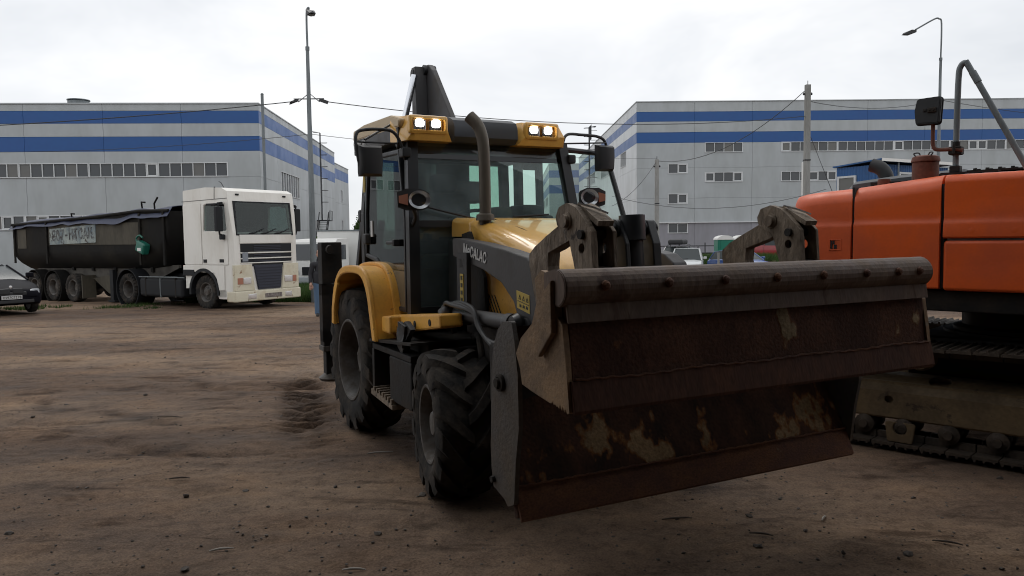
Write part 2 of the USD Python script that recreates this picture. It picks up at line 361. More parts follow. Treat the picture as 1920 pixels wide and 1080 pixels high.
LOOKS['ground'] = usdkit.material(stage, '/World/Looks/dirt_ground', {
    'g': ('geometry', {}), 'm1': ('mapping', {'scale': (.10, .32, 1)}), 'm2': ('mapping', {'scale': (.9, 1.15, 1)}),
    'n1': ('noise_texture', {'scale': 1.0, 'detail': 5.0, 'roughness': .6}), 'n2': ('noise_texture', {'scale': 1.0, 'detail': 6.0, 'roughness': .65}),
    'n3': ('noise_texture', {'scale': 9.0, 'detail': 7.0, 'roughness': .7}), 'n4': ('noise_texture', {'scale': 70.0, 'detail': 4.0, 'roughness': .65}),
    'v': ('voronoi_texture', {'scale': 38.0}),
    'r1': ('rgb_ramp', {'ramp': [(.34, (.084, .059, .046)), (.48, (.142, .100, .074)), (.62, (.222, .160, .114))]}),
    'r2': ('rgb_ramp', {'ramp': [(.32, (.66, .65, .65)), (.50, (1, 1, 1)), (.70, (1.2, 1.15, 1.08))]}),
    'm5': ('mapping', {'scale': (.8, 2.2, 1)}), 'n5': ('noise_texture', {'scale': 1.0, 'detail': 7.0, 'roughness': .7, 'distortion': .5}), 'r5': ('rgb_ramp', {'ramp': [(.36, (.50, .48, .47)), (.45, (1, 1, 1)), (.7, (1.12, 1.1, 1.06))]}), 'x5': ('mix_color', {'blend_type': 'multiply', 'fac': 1.0, 'use_clamp': False}),
    'r3': ('rgb_ramp', {'ramp': [(.30, (.66, .65, .64)), (.48, (1, 1, 1)), (.68, (1.2, 1.18, 1.15))]}),
    'r4': ('rgb_ramp', {'ramp': [(.3, (.66, .66, .66)), (.7, (1.32, 1.32, 1.32))]}),
    'x1': ('mix_color', {'blend_type': 'multiply', 'fac': 1.0, 'use_clamp': False}), 'x2': ('mix_color', {'blend_type': 'multiply', 'fac': 1.0, 'use_clamp': False}), 'x3': ('mix_color', {'blend_type': 'multiply', 'fac': 1.0, 'use_clamp': False}),
    'rr': ('map_range', {'from_min': .3, 'from_max': .6, 'to_min': .55, 'to_max': .95, 'clamp': True}),
    'w': ('attribute', {'attribute': 'wet'}), 'wr': ('rgb_ramp', {'ramp': [(0, (1, 1, 1)), (1, (.48, .46, .45))]}), 'x6': ('mix_color', {'blend_type': 'multiply', 'fac': 1.0, 'use_clamp': False}),
    'h': ('math', {'math_type': 'multiply_add', 'value2': .35}),
    'b': ('bump', {'strength': 1.0, 'distance': .035}), 'p': ('principled_bsdf', {'specular_ior_level': .08})},
    [('g.position', 'm1.vector'), ('g.position', 'm2.vector'), ('m1.vector', 'n1.vector'), ('m2.vector', 'n2.vector'), ('g.position', 'n3.vector'), ('g.position', 'n4.vector'),
     ('n1.fac', 'r1.fac'), ('n2.fac', 'r2.fac'), ('n3.fac', 'r3.fac'), ('n4.fac', 'r4.fac'), ('r1.color', 'x1.a'), ('r2.color', 'x1.b'), ('x1.result', 'x5.a'), ('g.position', 'm5.vector'), ('m5.vector', 'n5.vector'), ('n5.fac', 'r5.fac'), ('r5.color', 'x5.b'), ('x5.result', 'x2.a'), ('r3.color', 'x2.b'),
     ('x2.result', 'x3.a'), ('r4.color', 'x3.b'), ('w.fac', 'wr.fac'), ('wr.color', 'x6.b'), ('x3.result', 'x6.a'), ('x6.result', 'p.base_color'), ('n2.fac', 'rr.value'), ('rr.result', 'p.roughness'),
     ('n4.fac', 'h.value1'), ('n3.fac', 'h.value3'), ('h.value', 'b.height'), ('b.normal', 'p.normal')], surface='p.BSDF')
gp_ = solo('ground', g, LOOKS['ground'], 'brown dirt yard with ruts and wet patches', kind='structure', smooth=True)
UsdGeom.PrimvarsAPI(gp_).CreatePrimvar('wet', Sdf.ValueTypeNames.FloatArray, 'vertex').Set(Vt.FloatArray.FromNumpy(WET.ravel().astype(np.float32)))
# ---------------------------------------------------------------- warehouses
def mapped(mesh, o, ux, uo):
    """Local wall mesh (x along the wall, y outward, z up) to the building's axes."""
    A = np.eye(4); A[:2, 0], A[:2, 1] = ux, uo; A[:2, 3] = o
    m = mesh.copy(); m.apply_transform(A)
    if m.volume < 0: m.invert()
    return m
def wall(t, o, ux, uo, cuts, rows, wins, skip=()):
    """Cladding panels bay by bay and row by row, with the windows set into them. wins: (u0, u1, z0, z1, panes)."""
    for i in range(len(cuts) - 1):
        for (z0, z1, m) in rows:
            P = sbox(cuts[i] + .012, z0 + .008, cuts[i + 1] - .012, z1 - .008)
            for (u0, u1, w0, w1, n) in wins: P = P.difference(sbox(u0, w0, u1, w1))
            for q in getattr(P, 'geoms', [P]):
                if q.is_empty or q.area < .01: continue
                t.part('wall_panel', mapped(prism(q, 'y', -.1, 0.0), o, ux, uo), LOOKS[m], smooth=False)
    for (u0, u1, w0, w1, n) in wins:
        f = [box(u0 - .05, u1 + .05, -.1, .03, w1, w1 + .05), box(u0 - .05, u1 + .05, -.1, .06, w0 - .06, w0)]
        e = np.linspace(u0, u1, n + 1)
        for j, x in enumerate(e):
            wd = .030 if 0 < j < n else .045
            f.append(box(x - wd, x + wd, -.1, .022, w0 + .001, w1 - .001))
        fr = t.part('window', mapped(cat(*f), o, ux, uo), LOOKS['window_frame_white'], smooth=False)
        for j in range(n):
            pale = rng.random() < .10
            t.part('pane', mapped(box(e[j] + .03, e[j + 1] - .03, -.085, -.06, w0 + .002, w1 - .002), o, ux, uo), LOOKS['building_glass_pale' if pale else 'building_glass'], parent=fr, smooth=False)
            if rng.random() < .16:
                t.part('sash', mapped(cat(box(e[j] + .05, e[j + 1] - .05, -.05, .012, w1 - .09, w1 - .004), box(e[j] + .05, e[j + 1] - .05, -.05, .012, w0 + .004, w0 + .09),
                       box(e[j] + .05, e[j] + .13, -.05, .012, w0 + .1, w1 - .1), box(e[j + 1] - .13, e[j + 1] - .05, -.05, .012, w0 + .1, w1 - .1)), o, ux, uo), LOOKS['window_frame_white'], parent=fr, smooth=False)

# left warehouse: x along the front (0 = right-hand corner, negative to the left), y into the building
BL = Thing('warehouse', 'grey warehouse with two blue stripes behind the tipper lorry', 'building', (-19.9, 62.0, 0), 3.5)
rowsL = [(-1.0, 2.78, 'wall_grey'), (2.78, 6.9, 'wall_grey'), (6.9, 8.95, 'wall_grey'), (8.95, 10.1, 'wall_blue'), (10.1, 11.12, 'wall_grey'), (11.12, 12.1, 'wall_blue'), (12.1, 12.62, 'wall_grey')]
winsL = []
for k, (a, b, n) in enumerate(((-2.55, -7.9, 6), (-7.95, -13.2, 6), (-13.25, -18.5, 6), (-18.55, -23.8, 6), (-24.1, -29.5, 6), (-30.1, -35.5, 6), (-36.1, -41.5, 6))):
    winsL.append((b, a, 7.0, 8.0, n))
for (a, b, n) in ((-6.1, -11.2, 6), (-13.0, -18.2, 6), (-18.3, -23.4, 6), (-24.1, -29.5, 6)): winsL.append((b, a, 2.95, 3.95, n))
wall(BL, (0, 0), (1, 0), (0, -1), list(np.arange(-66, 1e-6, 6.0)), rowsL, winsL)
wall(BL, (0, 0), (0, 1), (1, 0), list(np.arange(0, 37, 6.0)), rowsL, [(7.0, 14.6, 5.9, 7.9, 8)])
BL.part('core', box(-66, -.12, .12, 36, -1.2, 12.5), LOOKS['dark_void'])
BL.part('roof', box(-66, .05, -.05, 36, 12.63, 12.72), LOOKS['wall_grey'])
v = BL.part('roof_vent', lathe([(0, 12.72), (.8, 12.72), (.8, 13.15), (.72, 13.24), (0, 13.24)], 'z', 24, (-14.7, 2.0, 0)), LOOKS['galvanised'])
BL.part('cap', lathe([(0, 13.24), (.86, 13.24), (.84, 13.3), (0, 13.36)], 'z', 24, (-14.7, 2.0, 0)), LOOKS['galvanised'], parent=v)
# outside stair and caged ladder on its right-hand wall
st = []
y0 = 20.0
st += [box(.15, 1.1, y0 - .1, y0 - .04, .2, 4.2), box(.15, .2, y0 - .1, y0 + 4, 4.1, 4.2)]
rail = BL.part('stair', cat(*[tube([(x, y0, .2 + z), (x, y0 + 3.2, 3.9 + z)], .05) for x in (.3, 1.3) for z in (0, .95)] + [tube([(1.3, y0 + 3.2 * k / 5, .2 + 3.7 * k / 5), (1.3, y0 + 3.2 * k / 5, 1.15 + 3.7 * k / 5)], .035) for k in range(6)]), LOOKS['wire_black'])
for k in range(14): BL.part('stair_tread', box(.3, 1.3, y0 + .2 + 3.2 * k / 14 - .12, y0 + .2 + 3.2 * k / 14 + .12, .3 + 3.7 * k / 14, .34 + 3.7 * k / 14), LOOKS['wire_black'], parent=rail)
ld = BL.part('wall_ladder', cat(*[tube([(.4, y0 + 4 + d, 4.0), (.4, y0 + 4 + d, 13.6), (-.4, y0 + 4 + d, 13.7)], .04) for d in (0, .5)]), LOOKS['wire_black'])
for k in range(24): BL.part('rung', tube([(.4, y0 + 4, 4.2 + .4 * k), (.4, y0 + 4.5, 4.2 + .4 * k)], .02, 6), LOOKS['wire_black'], parent=ld)
for k in range(6): BL.part('ladder_hoop', tube([(.4 + .75 * math.sin(a), y0 + 4.25 - .42 * math.cos(a), 6 + 1.3 * k) for a in np.linspace(0, math.pi, 9)], .022, 6), LOOKS['wire_black'], parent=ld)
BL.part('platform', cat(box(.0, 1.4, y0 + 3.2, y0 + 5, 3.9, 4.0), *[tube([(1.4, y0 + 3.2 + d, 4.0), (1.4, y0 + 3.2 + d, 5.0)], .03) for d in (0, .9, 1.8)], tube([(1.4, y0 + 3.2, 5.0), (1.4, y0 + 5, 5.0)], .03)), LOOKS['wire_black'])

# the lower block behind it
BA = Thing('annex_block', 'lower grey block with one blue band behind the lamp post', 'building', (-22.4, 95.0, 0), 2.0)
rowsA = [(-1.4, 3.0, 'wall_grey'), (3.0, 6.6, 'wall_grey'), (6.6, 9.7, 'wall_grey'), (9.7, 11.0, 'wall_blue'), (11.0, 11.6, 'wall_grey')]
wall(BA, (0, 0), (1, 0), (0, -1), [-4.6, -2.3, 0], rowsA, [])
wall(BA, (0, 0), (0, 1), (1, 0), [0, 5.0, 10.0, 15.0], rowsA, [(2.2, 3.4, 1.3, 2.8, 1), (2.2, 3.4, 5.0, 6.5, 1), (9, 10.2, 3.0, 4.4, 1), (9, 10.2, 7.0, 8.4, 1)])
BA.part('core', box(-4.5, -.12, .12, 14.9, -1.5, 11.5), LOOKS['dark_void'])
BA.part('roof', box(-4.6, .05, -.05, 15, 11.61, 11.7), LOOKS['wall_grey'])

# right warehouse: x along the front from its left-hand corner
BR = Thing('warehouse', 'grey warehouse with two blue stripes behind the orange digger', 'building', (13.75, 85.0, 0), 1.0)
PX = 1 / 17.06
rowsR = [(-.25, 3.2, 'wall_mauve'), (3.3, 5.9, 'wall_grey'), (5.9, 9.2, 'wall_grey'), (9.2, 11.9, 'wall_grey'), (11.9, 13.05, 'wall_blue'), (13.05, 14.2, 'wall_grey'), (14.2, 15.25, 'wall_blue'), (15.25, 16.3, 'wall_grey')]
def rx(px): return (px - 1195) * PX
winsR = [(rx(1254), rx(1290), 8.65, 9.6, 2), (rx(1254), rx(1290), 5.35, 6.35, 2), (rx(1254), rx(1290), 2.15, 3.1, 2), (rx(1208), rx(1228), 2.15, 3.1, 1),
         (rx(1323), rx(1393), 10.9, 11.85, 4), (rx(1323), rx(1393), 7.7, 8.65, 4)]
for k in range(7):
    a = rx(1466) + k * 6.2
    winsR.append((a, a + 6.1, 10.9, 11.85, 6)); winsR.append((a, a + 6.1, 7.7, 8.65, 6))
cutsR = list(np.arange(0, 64, 6.33))
wall(BR, (0, 0), (1, 0), (0, -1), cutsR, rowsR, winsR)
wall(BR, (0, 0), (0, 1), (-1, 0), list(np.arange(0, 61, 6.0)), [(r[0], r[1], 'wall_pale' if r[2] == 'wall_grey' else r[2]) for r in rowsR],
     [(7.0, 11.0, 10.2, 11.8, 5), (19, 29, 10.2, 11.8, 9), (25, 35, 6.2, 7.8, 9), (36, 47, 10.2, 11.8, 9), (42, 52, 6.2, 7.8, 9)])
BR.part('core', box(.12, 63, .12, 60, -1.6, 16.2), LOOKS['dark_void'])
BR.part('roof', box(-.06, 63.2, -.06, 60, 16.31, 16.4), LOOKS['wall_grey'])
BR.part('ledge', box(0, 63.2, -.16, -.003, 3.2, 3.3), LOOKS['window_frame_white'])
pl = BR.part('plinth', box(.1, 63.0, -.12, .1, -2.2, -.4), LOOKS['block_grey'])
for r in range(3):
    for k in range(46):
        BR.part('block', rbox(.1 + k * .5 + .25 * (r % 2), .58 + k * .5 + .25 * (r % 2), -.25, -.122, -.62 - .4 * r, -.26 - .4 * r, .02, 1), LOOKS['block_grey'], parent=pl, smooth=False)
BR.part('dark_trim', box(0, 63.2, -.22, -.003, -.255, -.06), LOOKS['dark_void'])
ld = BR.part('wall_ladder', cat(*[tube([(-1.2, 33 + d, 1.0), (-1.2, 33 + d, 18.4), (-.2, 33 + d, 18.4)], .07) for d in (0, .8)]), LOOKS['wire_black'])
for k in range(34): BR.part('rung', tube([(-1.2, 33, 1.2 + .5 * k), (-1.2, 33.8, 1.2 + .5 * k)], .03, 6), LOOKS['wire_black'], parent=ld)
for k in range(13): BR.part('ladder_hoop', tube([(-1.2 - .8 * math.sin(a), 33.4 - .5 * math.cos(a), 3.2 + 1.25 * k) for a in np.linspace(0, math.pi, 9)], .035, 6), LOOKS['wire_black'], parent=ld)
for k in range(12): BR.part('ladder_bracket', tube([(-1.2, 33.4, 2.4 + 1.4 * k), (0, 33.4, 2.4 + 1.4 * k)], .04, 6), LOOKS['wire_black'], parent=ld)
for d in (-.5, 0, .5, 1.0, 1.5): BR.part('hand_rail', tube([(-1.0, 32.8 + d, 16.4), (-1.0, 32.8 + d, 18.6)], .035, 6), LOOKS['wire_black'], parent=ld)

BF = Thing('far_warehouse', 'farther blue-striped warehouse seen through the cab glass', 'building', (7.4, 150.0, 0), 0)
rowsF = [(-2.0, 4, 'wall_grey'), (4, 8, 'wall_grey'), (8, 10.2, 'wall_grey'), (10.2, 11.8, 'wall_blue'), (11.8, 13.2, 'wall_grey'), (13.2, 14.6, 'wall_blue'), (14.6, 15.8, 'wall_grey')]
wall(BF, (0, 0), (1, 0), (0, -1), [0, 3, 6, 9], rowsF, [])
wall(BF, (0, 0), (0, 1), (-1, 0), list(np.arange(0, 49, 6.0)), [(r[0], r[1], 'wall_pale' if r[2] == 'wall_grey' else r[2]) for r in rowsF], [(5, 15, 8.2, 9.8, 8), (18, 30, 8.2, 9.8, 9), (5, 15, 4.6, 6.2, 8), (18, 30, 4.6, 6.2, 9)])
BF.part('core', box(.12, 8.9, .12, 48, -2.5, 15.7), LOOKS['dark_void'])
BF.part('roof', box(-.05, 9, -.05, 48, 15.81, 15.9), LOOKS['wall_grey'])

# ---------------------------------------------------------------- poles and lamps
def zg(y): return float(gz(y))
def street_lamp(name, label, x, y, h, hdir, arm, drop, r0_, r1_):
    t = Thing(name, label, 'street lamp', (x, y, zg(y)))
    z0 = h - drop
    t.part('pole', cat(cyl((0, 0, -.3), (0, 0, z0), r0_, 16, r1_), lathe([(0, z0), (r1_ * 1.25, z0), (r1_ * 1.25, z0 + .12), (0, z0 + .14)], 'z', 16)), LOOKS['galvanised'])
    t.part('access_door', box(-.06, .06, -r0_ - .012, -r0_ + .03, .6, 1.0), LOOKS['galvanised'])
    d = np.array([math.cos(hdir), math.sin(hdir), 0.0])
    t.part('arm', tube([(0, 0, z0), (0, 0, h - .28), tuple(d * .12 + [0, 0, h - .03]), tuple(d * .35 + [0, 0, h - .04]), tuple(d * arm + [0, 0, h - .42 * arm])], r1_ * .62, 10, 5), LOOKS['galvanised'])
    c = d * (arm + .26) + [0, 0, h - .42 * arm - .12]
    e = np.cross(d, [0, 0, 1])
    P = [c + d * a + e * b + np.array([0, 0, z]) for a, b, z in ((-.3, -.06, .1), (-.3, .06, .1), (-.05, -.14, .1), (-.05, .14, .1), (.34, -.1, -.1), (.34, .1, -.1), (-.3, -.05, 0), (-.3, .05, 0), (0, -.13, -.1), (0, .13, -.1), (.3, 0, -.02))]
    hd = t.part('lamp_head', hull(P), LOOKS['wire_black'])
    t.part('lens', hull([c + d * a + e * b + np.array([0, 0, z]) for a, b, z in ((0, -.09, -.1), (0, .09, -.1), (.28, -.07, -.115), (.28, .07, -.115), (.1, 0, -.15))]), LOOKS['galvanised'], parent=hd)
    return t
SL = street_lamp('street_lamp', 'tall grey street lamp standing right of the white lorry cab', -6.66, 26.0, 9.65, -1.1, .30, 1.32, .125, .055)
SL.part('cable_bracket', cat(tube([(-.5, 0, 6.75), (.5, 0, 6.75)], .02, 6), tube([(-.35, 0, 6.65), (0, .06, 6.95), (.35, 0, 6.65)], .015, 6)), LOOKS['wire_black'])
for s in (-1, 1): SL.part('insulator', hull([(s * (.35 + .28 * a) + .02 * c, .03 * b, 6.72 - .1 * a + .05 * c) for a in (0, 1) for b in (-1, 1) for c in (-1, 1)]), LOOKS['wire_black'])
street_lamp('street_lamp', 'slim grey street lamp rising behind the orange digger', 20.85, 38.0, 12.55, math.pi - .1, 1.2, 2.0, .10, .06)

def concrete_pole(label, x, y, h, w0, w1):
    t = Thing('concrete_pole', label, 'utility pole', (x, y, zg(y)))
    rings = [[(sx * w, sy * w, z) for sx, sy in ((-1, -.85), (-.85, -1), (.85, -1), (1, -.85), (1, .85), (.85, 1), (-.85, 1), (-1, .85))] for w, z in ((w0, -.3), (w0, 0), (w1, h))]
    t.part('post', loft(rings), LOOKS['concrete'], smooth=False)
    t.part('band', box(-w1 - .02, w1 + .02, -w1 - .02, w1 + .02, h * .62, h * .62 + .06), LOOKS['wire_black'])
    t.part('pin', cyl((0, 0, h), (0, 0, h + .18), .015, 8), LOOKS['wire_black'])
    for s in (-1, 1): t.part('insulator', lathe([(0, 0), (.04, 0), (.05, .05), (.03, .1), (0, .12)], 'z', 10, (s * (w1 + .06), 0, h - .45)), LOOKS['wire_black'])
    return t
concrete_pole('tall square concrete pole left of the blue cabin', 13.3, 35.0, 8.85, .135, .11)
concrete_pole('short concrete pole standing between the digger arms and parked cars', 8.45, 45.0, 6.75, .13, .10)
t = Thing('steel_pole', 'thin grey steel pole behind the white lorry cab', 'pole', (-14.2, 45.0, zg(45)))
t.part('post', cyl((0, 0, 0), (0, 0, 10.7), .085, 12), LOOKS['galvanised']); t.part('cap', lathe([(0, 10.7), (.1, 10.7), (.06, 10.78), (0, 10.78)], 'z', 12), LOOKS['galvanised'])
t = Thing('white_pole', 'thin white pole beside the tall concrete pole', 'pole', (15.0, 40.0, zg(40)))
t.part('post', cyl((0, 0, 0), (0, 0, 5.9), .065, 10), LOOKS['white_paint']); t.part('cap', lathe([(0, 5.9), (.075, 5.9), (.05, 5.95), (0, 5.95)], 'z', 10), LOOKS['white_paint'])

def wire(label, a, b, sag, r=.013, side=0.0):
    a, b = np.array(a, float), np.array(b, float)
    P = [a + (b - a) * s + np.array([0, 0, -4 * sag * s * (1 - s)]) for s in np.linspace(0, 1, 24)]
    solo('overhead_cable', tube(P, r, 6), LOOKS['wire_black'], label, 'cable', smooth=True)
wire('upper cable from the left street lamp across the left warehouse stripes', (-6.95, 26, 6.45), (-24.0, 22.0, 5.0), .25, .016)
wire('lower thin cable from the left street lamp towards the left edge', (-6.7, 26, 5.35), (-26.0, 30.0, 5.6), .35, .009)
wire('cable from the left street lamp passing behind the raised digger boom', (-6.35, 26, 6.45), (13.2, 35.0, 7.1), .55, .015)
wire('thin lower cable from the left street lamp to behind the cab', (-6.6, 26, 5.35), (8.45, 45.0, 6.3), .25, .009)
wire('cable sagging from the tall concrete pole down to the short one', (13.15, 35.0, 8.2), (8.5, 45.0, 6.15), .95, .016)
wire('cable from the short concrete pole left towards the right warehouse', (8.4, 45.0, 6.1), (5.2, 40.0, 3.4), .35, .013)
wire('cable hanging low across the right warehouse wall', (5.2, 40, 3.9), (14.6, 36.0, 3.9), .75, .012)
wire('cable from the tall concrete pole towards the digger mirror', (13.4, 35.0, 7.75), (20.85, 38.0, 8.25), .35, .013)
wire('cable right of the digger mirror sloping to the right edge', (20.85, 38.0, 8.25), (34.0, 39.0, 7.2), .3, .013)
wire('stay wire running down from the tall concrete pole', (13.45, 35.0, 6.2), (15.6, 35.0, 1.0), .02, .012)
# ---------------------------------------------------------------- vehicle materials
mat_worn('loader_yellow', (.76, .43, .095), (.66, .36, .08), .40, 2.2, .26, .42, coat=.5, fine=60, bump=.0006, vary=.06, bevel=.006, third=(.16, .10, .05), third_amt=.72, third_scale=9.0)
mat_worn('fender_yellow', (.74, .385, .06), (.58, .295, .055), .45, 2.6, .34, .5, fine=60, bump=.0008, vary=.08, bevel=.006, third=(.16, .09, .045), third_amt=.645, third_scale=17.0)
mat_worn('arm_grey', (.040, .039, .041), (.055, .048, .042), .4, 3.0, .5, .75, fine=50, bump=.001, vary=.1, bevel=.006)
mat_worn('frame_black', (.011, .0105, .0105), (.034, .026, .020), .45, 4.0, .6, .9, spec=.25, fine=40, bump=.003, vary=.2)
mat_worn('cab_black', (.010, .011, .013), (.020, .019, .018), .4, 3.0, .38, .7, fine=50, bump=.0005, vary=.1, bevel=.005)
mat_worn('roof_slate', (.040, .045, .055), (.055, .058, .062), .5, 3.0, .5, .7, fine=60, bump=.0005, vary=.06)
mat_worn('plastic_black', (.013, .014, .016), (.025, .024, .024), .4, 5.0, .55, .75, fine=60, bump=.001, vary=.1)
mat_worn('rubber', (.016, .0155, .015), (.060, .050, .041), .46, 5.0, .85, .95, spec=.2, fine=45, bump=.004, vary=.25, third=(.012, .011, .011), third_amt=.6, third_scale=4.0)
mat_worn('rim_grey', (.10, .095, .09), (.06, .048, .038), .5, 6.0, .6, .85, fine=40, bump=.002, vary=.15)
mat_worn('bucket_rust', (.062, .025, .015), (.10, .044, .025), .42, 3.5, .75, .9, metal=.0, spec=.25, fine=55, bump=.003, vary=.35, streak=4.0, third=(.19, .13, .07), third_amt=.70, third_scale=2.4)
mat_worn('bucket_inside', (.022, .012, .009), (.075, .034, .016), .45, 2.6, .7, .95, metal=.0, spec=.25, fine=45, bump=.004, vary=.4, streak=1.6, third=(.30, .19, .09), third_amt=.575, third_scale=1.9)
mat_worn('bucket_edge', (.080, .031, .017), (.13, .056, .026), .5, 5.0, .65, .85, metal=.0, spec=.3, fine=70, bump=.003, vary=.4, streak=.6, third=(.17, .12, .07), third_amt=.68, third_scale=7)
mat_worn('bucket_bar', (.082, .048, .032), (.165, .118, .085), .45, 7.0, .5, .75, metal=.15, fine=45, bump=.002, vary=.3, streak=3.0, third=(.07, .034, .02), third_amt=.56, third_scale=5.0)
mat_worn('side_plate', (.25, .155, .078), (.14, .10, .068), .5, 2.8, .6, .85, metal=.15, fine=50, bump=.003, vary=.2, third=(.20, .17, .14), third_amt=.66, third_scale=4.0)
mat_worn('mud_steel', (.20, .155, .112), (.10, .075, .054), .42, 7.0, .75, .95, fine=30, bump=.012, vary=.3, streak=2.5, third=(.035, .026, .02), third_amt=.61, third_scale=11.0)
mat_worn('exhaust_rust', (.12, .105, .085), (.085, .065, .05), .45, 6.0, .5, .7, metal=.6, fine=50, bump=.001, vary=.12, streak=5)
mat_plain('chrome', (.72, .74, .78), .12, 1.0)
mat_plain('hose_black', (.013, .013, .014), .5)
mat_plain('decal_white', (.55, .55, .54), .5)
mat_worn('decal_yellow', (.50, .36, .06), (.36, .27, .07), .45, 8, .5, .7, fine=60, bump=0, vary=.1)
mat_plain('decal_black', (.02, .018, .012), .6)
mat_plain('amber_lens', (.34, .15, .10), .15)
mat_plain('reflector', (.75, .76, .78), .22, 1.0)
mat_plain('lamp_bowl', (.70, .71, .72), .22, .75)
mat_plain('seat_fabric', (.016, .017, .019), .9)
LOOKS['lamp_on'] = usdkit.material(stage, '/World/Looks/lamp_on', {'e': ('emission', {'color': (1.0, .98, .93), 'strength': 9.0})}, [], surface='e.emission')

# ---------------------------------------------------------------- wheels
def tyre_parts(R, W, rim, lugs, h, sweep, seg=56):
    w = W / 2
    ro = R - h
    prof = [(rim - .012, -w * .78), (rim + .02, -w * .90), (rim + .06, -w * .98), ((rim + ro) / 2, -w * 1.04), (ro - .075, -w * 1.0), (ro - .025, -w * .90), (ro, -w * .6), (ro + .008, 0),
            (ro, w * .6), (ro - .025, w * .90), (ro - .075, w * 1.0), ((rim + ro) / 2, w * 1.04), (rim + .06, w * .98), (rim + .02, w * .90), (rim - .012, w * .78), (rim - .012, -w * .78)]
    tyre = lathe(prof, 'y', seg)
    def rad(y): return ro + .008 - .03 * (abs(y) / w) ** 3
    L = []
    for sgn in (-1, 1):
        for k in range(lugs):
            p0 = 2 * math.pi * (k + (.5 if sgn > 0 else 0)) / lugs
            rings = []
            for s in (0, .2, .4, .6, .8, .95, 1.0, 1.0):
                i = len(rings)
                y = sgn * (-.015 + s * (w * 1.0 + .015)); ph = p0 + sweep * s ** 1.25
                hw = (.026 + .016 * s) / R * (1.0 + .25 * s) * (19 / max(lugs, 12)) ** .8
                top, bot = rad(y) + h * (1.0 if i < 6 else .9), rad(y) - .02
                if i == 0: top -= .006
                if i == 6: y = sgn * (w * 1.02); top -= .022; bot -= .02
                if i == 7: y = sgn * (w * 1.045); top = ro - .075; bot = ro - .12; hw *= .8
                rings.append([(r * math.cos(ph + a * hw), y, r * math.sin(ph + a * hw)) for r, a in ((bot, -1.25), (top, -.85), (top, .85), (bot, 1.25))])
            L.append(loft(rings))
    return tyre, cat(*L)
def rim_mesh(rim, W, depth):
    w = W / 2
    return lathe([(rim + .012, -w * .88), (rim + .004, -w * .92), (rim - .012, -w * .90), (rim - .03, -w * .7), (rim - .045, -w * .35), (rim - .05, -w * depth + .02), (rim - .07, -w * depth - .01), (rim * .62, -w * depth - .03),
                  (rim * .45, -w * depth - .03), (rim * .4, -w * depth + .02), (0, -w * depth + .02), (0, w * .5), (rim - .03, w * .6), (rim + .012, w * .88)], 'y', 48)
def put(m, c, rz=0.0, ry=0.0, flip=False):
    m = m.copy()
    if ry: m.apply_transform(trimesh.transformations.rotation_matrix(ry, [0, 1, 0]))
    if flip: m.apply_transform(trimesh.transformations.rotation_matrix(math.pi, [0, 0, 1]))
    if rz: m.apply_transform(trimesh.transformations.rotation_matrix(rz, [0, 0, 1]))
    m.apply_translation(c); return m
def add_wheel(t, c, R, W, rim, lugs, h, sweep, depth, hub, flip, rz=0.0, ry=0.0, nb=8, rimmat='rim_grey'):
    ty, tr = tyre_parts(R, W, rim, lugs, h, sweep)
    wp = t.part('wheel', put(rim_mesh(rim, W, depth), c, rz, ry, flip), LOOKS[rimmat])
    t.part('tyre', put(ty, c, rz, ry, flip), LOOKS['rubber'], parent=wp, smooth=50)
    t.part('tread', put(tr, c, rz, ry, flip), LOOKS['rubber'], parent=wp, smooth=40)
    w = W / 2; y = -w * depth - .03
    t.part('hub', put(lathe([(0, y - hub[1]), (hub[0] * .8, y - hub[1]), (hub[0], y - hub[1] + .03), (hub[0] * 1.08, y), (hub[0] * 1.5, y + .01), (0, y + .02)], 'y', 24), c, rz, ry, flip), LOOKS[rimmat], parent=wp)
    for k in range(nb):
        a = 2 * math.pi * k / nb
        b = cyl((hub[0] * 1.28 * math.cos(a), y - .028, hub[0] * 1.28 * math.sin(a)), (hub[0] * 1.28 * math.cos(a), y + .02, hub[0] * 1.28 * math.sin(a)), .016, 6)
        t.part('wheel_nut', put(b, c, rz, ry, flip), LOOKS[rimmat], parent=wp)

# ---------------------------------------------------------------- the backhoe loader (x = its forward axis, y = across, z = up)
LO = Thing('backhoe_loader', 'yellow backhoe loader with dark cab and wide rusty front bucket', 'backhoe loader', (.319, 5.904, 0), 27.5 - 90)
P = LO.part
A = LOOKS
for s in (-1, 1):
    add_wheel(LO, (0, s * .85, .525), .525, .42, .275, 13, .040, .50, .18, (.10, .09), s > 0, rz=-.16)
    add_wheel(LO, (-2.24, s * .80, .685), .69, .40, .385, 16, .044, .46, -.10, (.17, .05), s > 0, ry=.1)
# chassis
P('main_frame', cat(rbox(-3.0, .55, -.36, .36, .62, 1.06, .02), rbox(-.2, .75, -.30, .30, .72, 1.2, .02), rbox(-3.3, -2.7, -.5, .5, .55, 1.15, .03)), A['frame_black'])
P('front_axle', cat(cyl((0, -.62, .53), (0, .62, .53), .09, 16), lathe([(0, -.16), (.14, -.12), (.19, 0), (.14, .12), (0, .16)], 'y', 20, (0, 0, .53)), rbox(-.16, .16, -.25, .25, .56, .78, .03)), A['frame_black'])
P('rear_axle', cat(cyl((-2.24, -.72, .685), (-2.24, .72, .685), .13, 18), lathe([(0, -.25), (.2, -.18), (.27, 0), (.2, .18), (0, .25)], 'y', 20, (-2.26, 0, .70))), A['frame_black'])
P('belly_plate', rbox(-1.9, -.45, -.86, .86, .93, 1.06, .02), A['frame_black'])
P('fuel_tank', cat(rbox(-1.35, -.40, -.62, -.36, .52, 1.0, .03)), A['frame_black'])
P('fuel_tank', cat(rbox(-1.35, -.40, .36, .85, .52, 1.0, .03)), A['frame_black'])
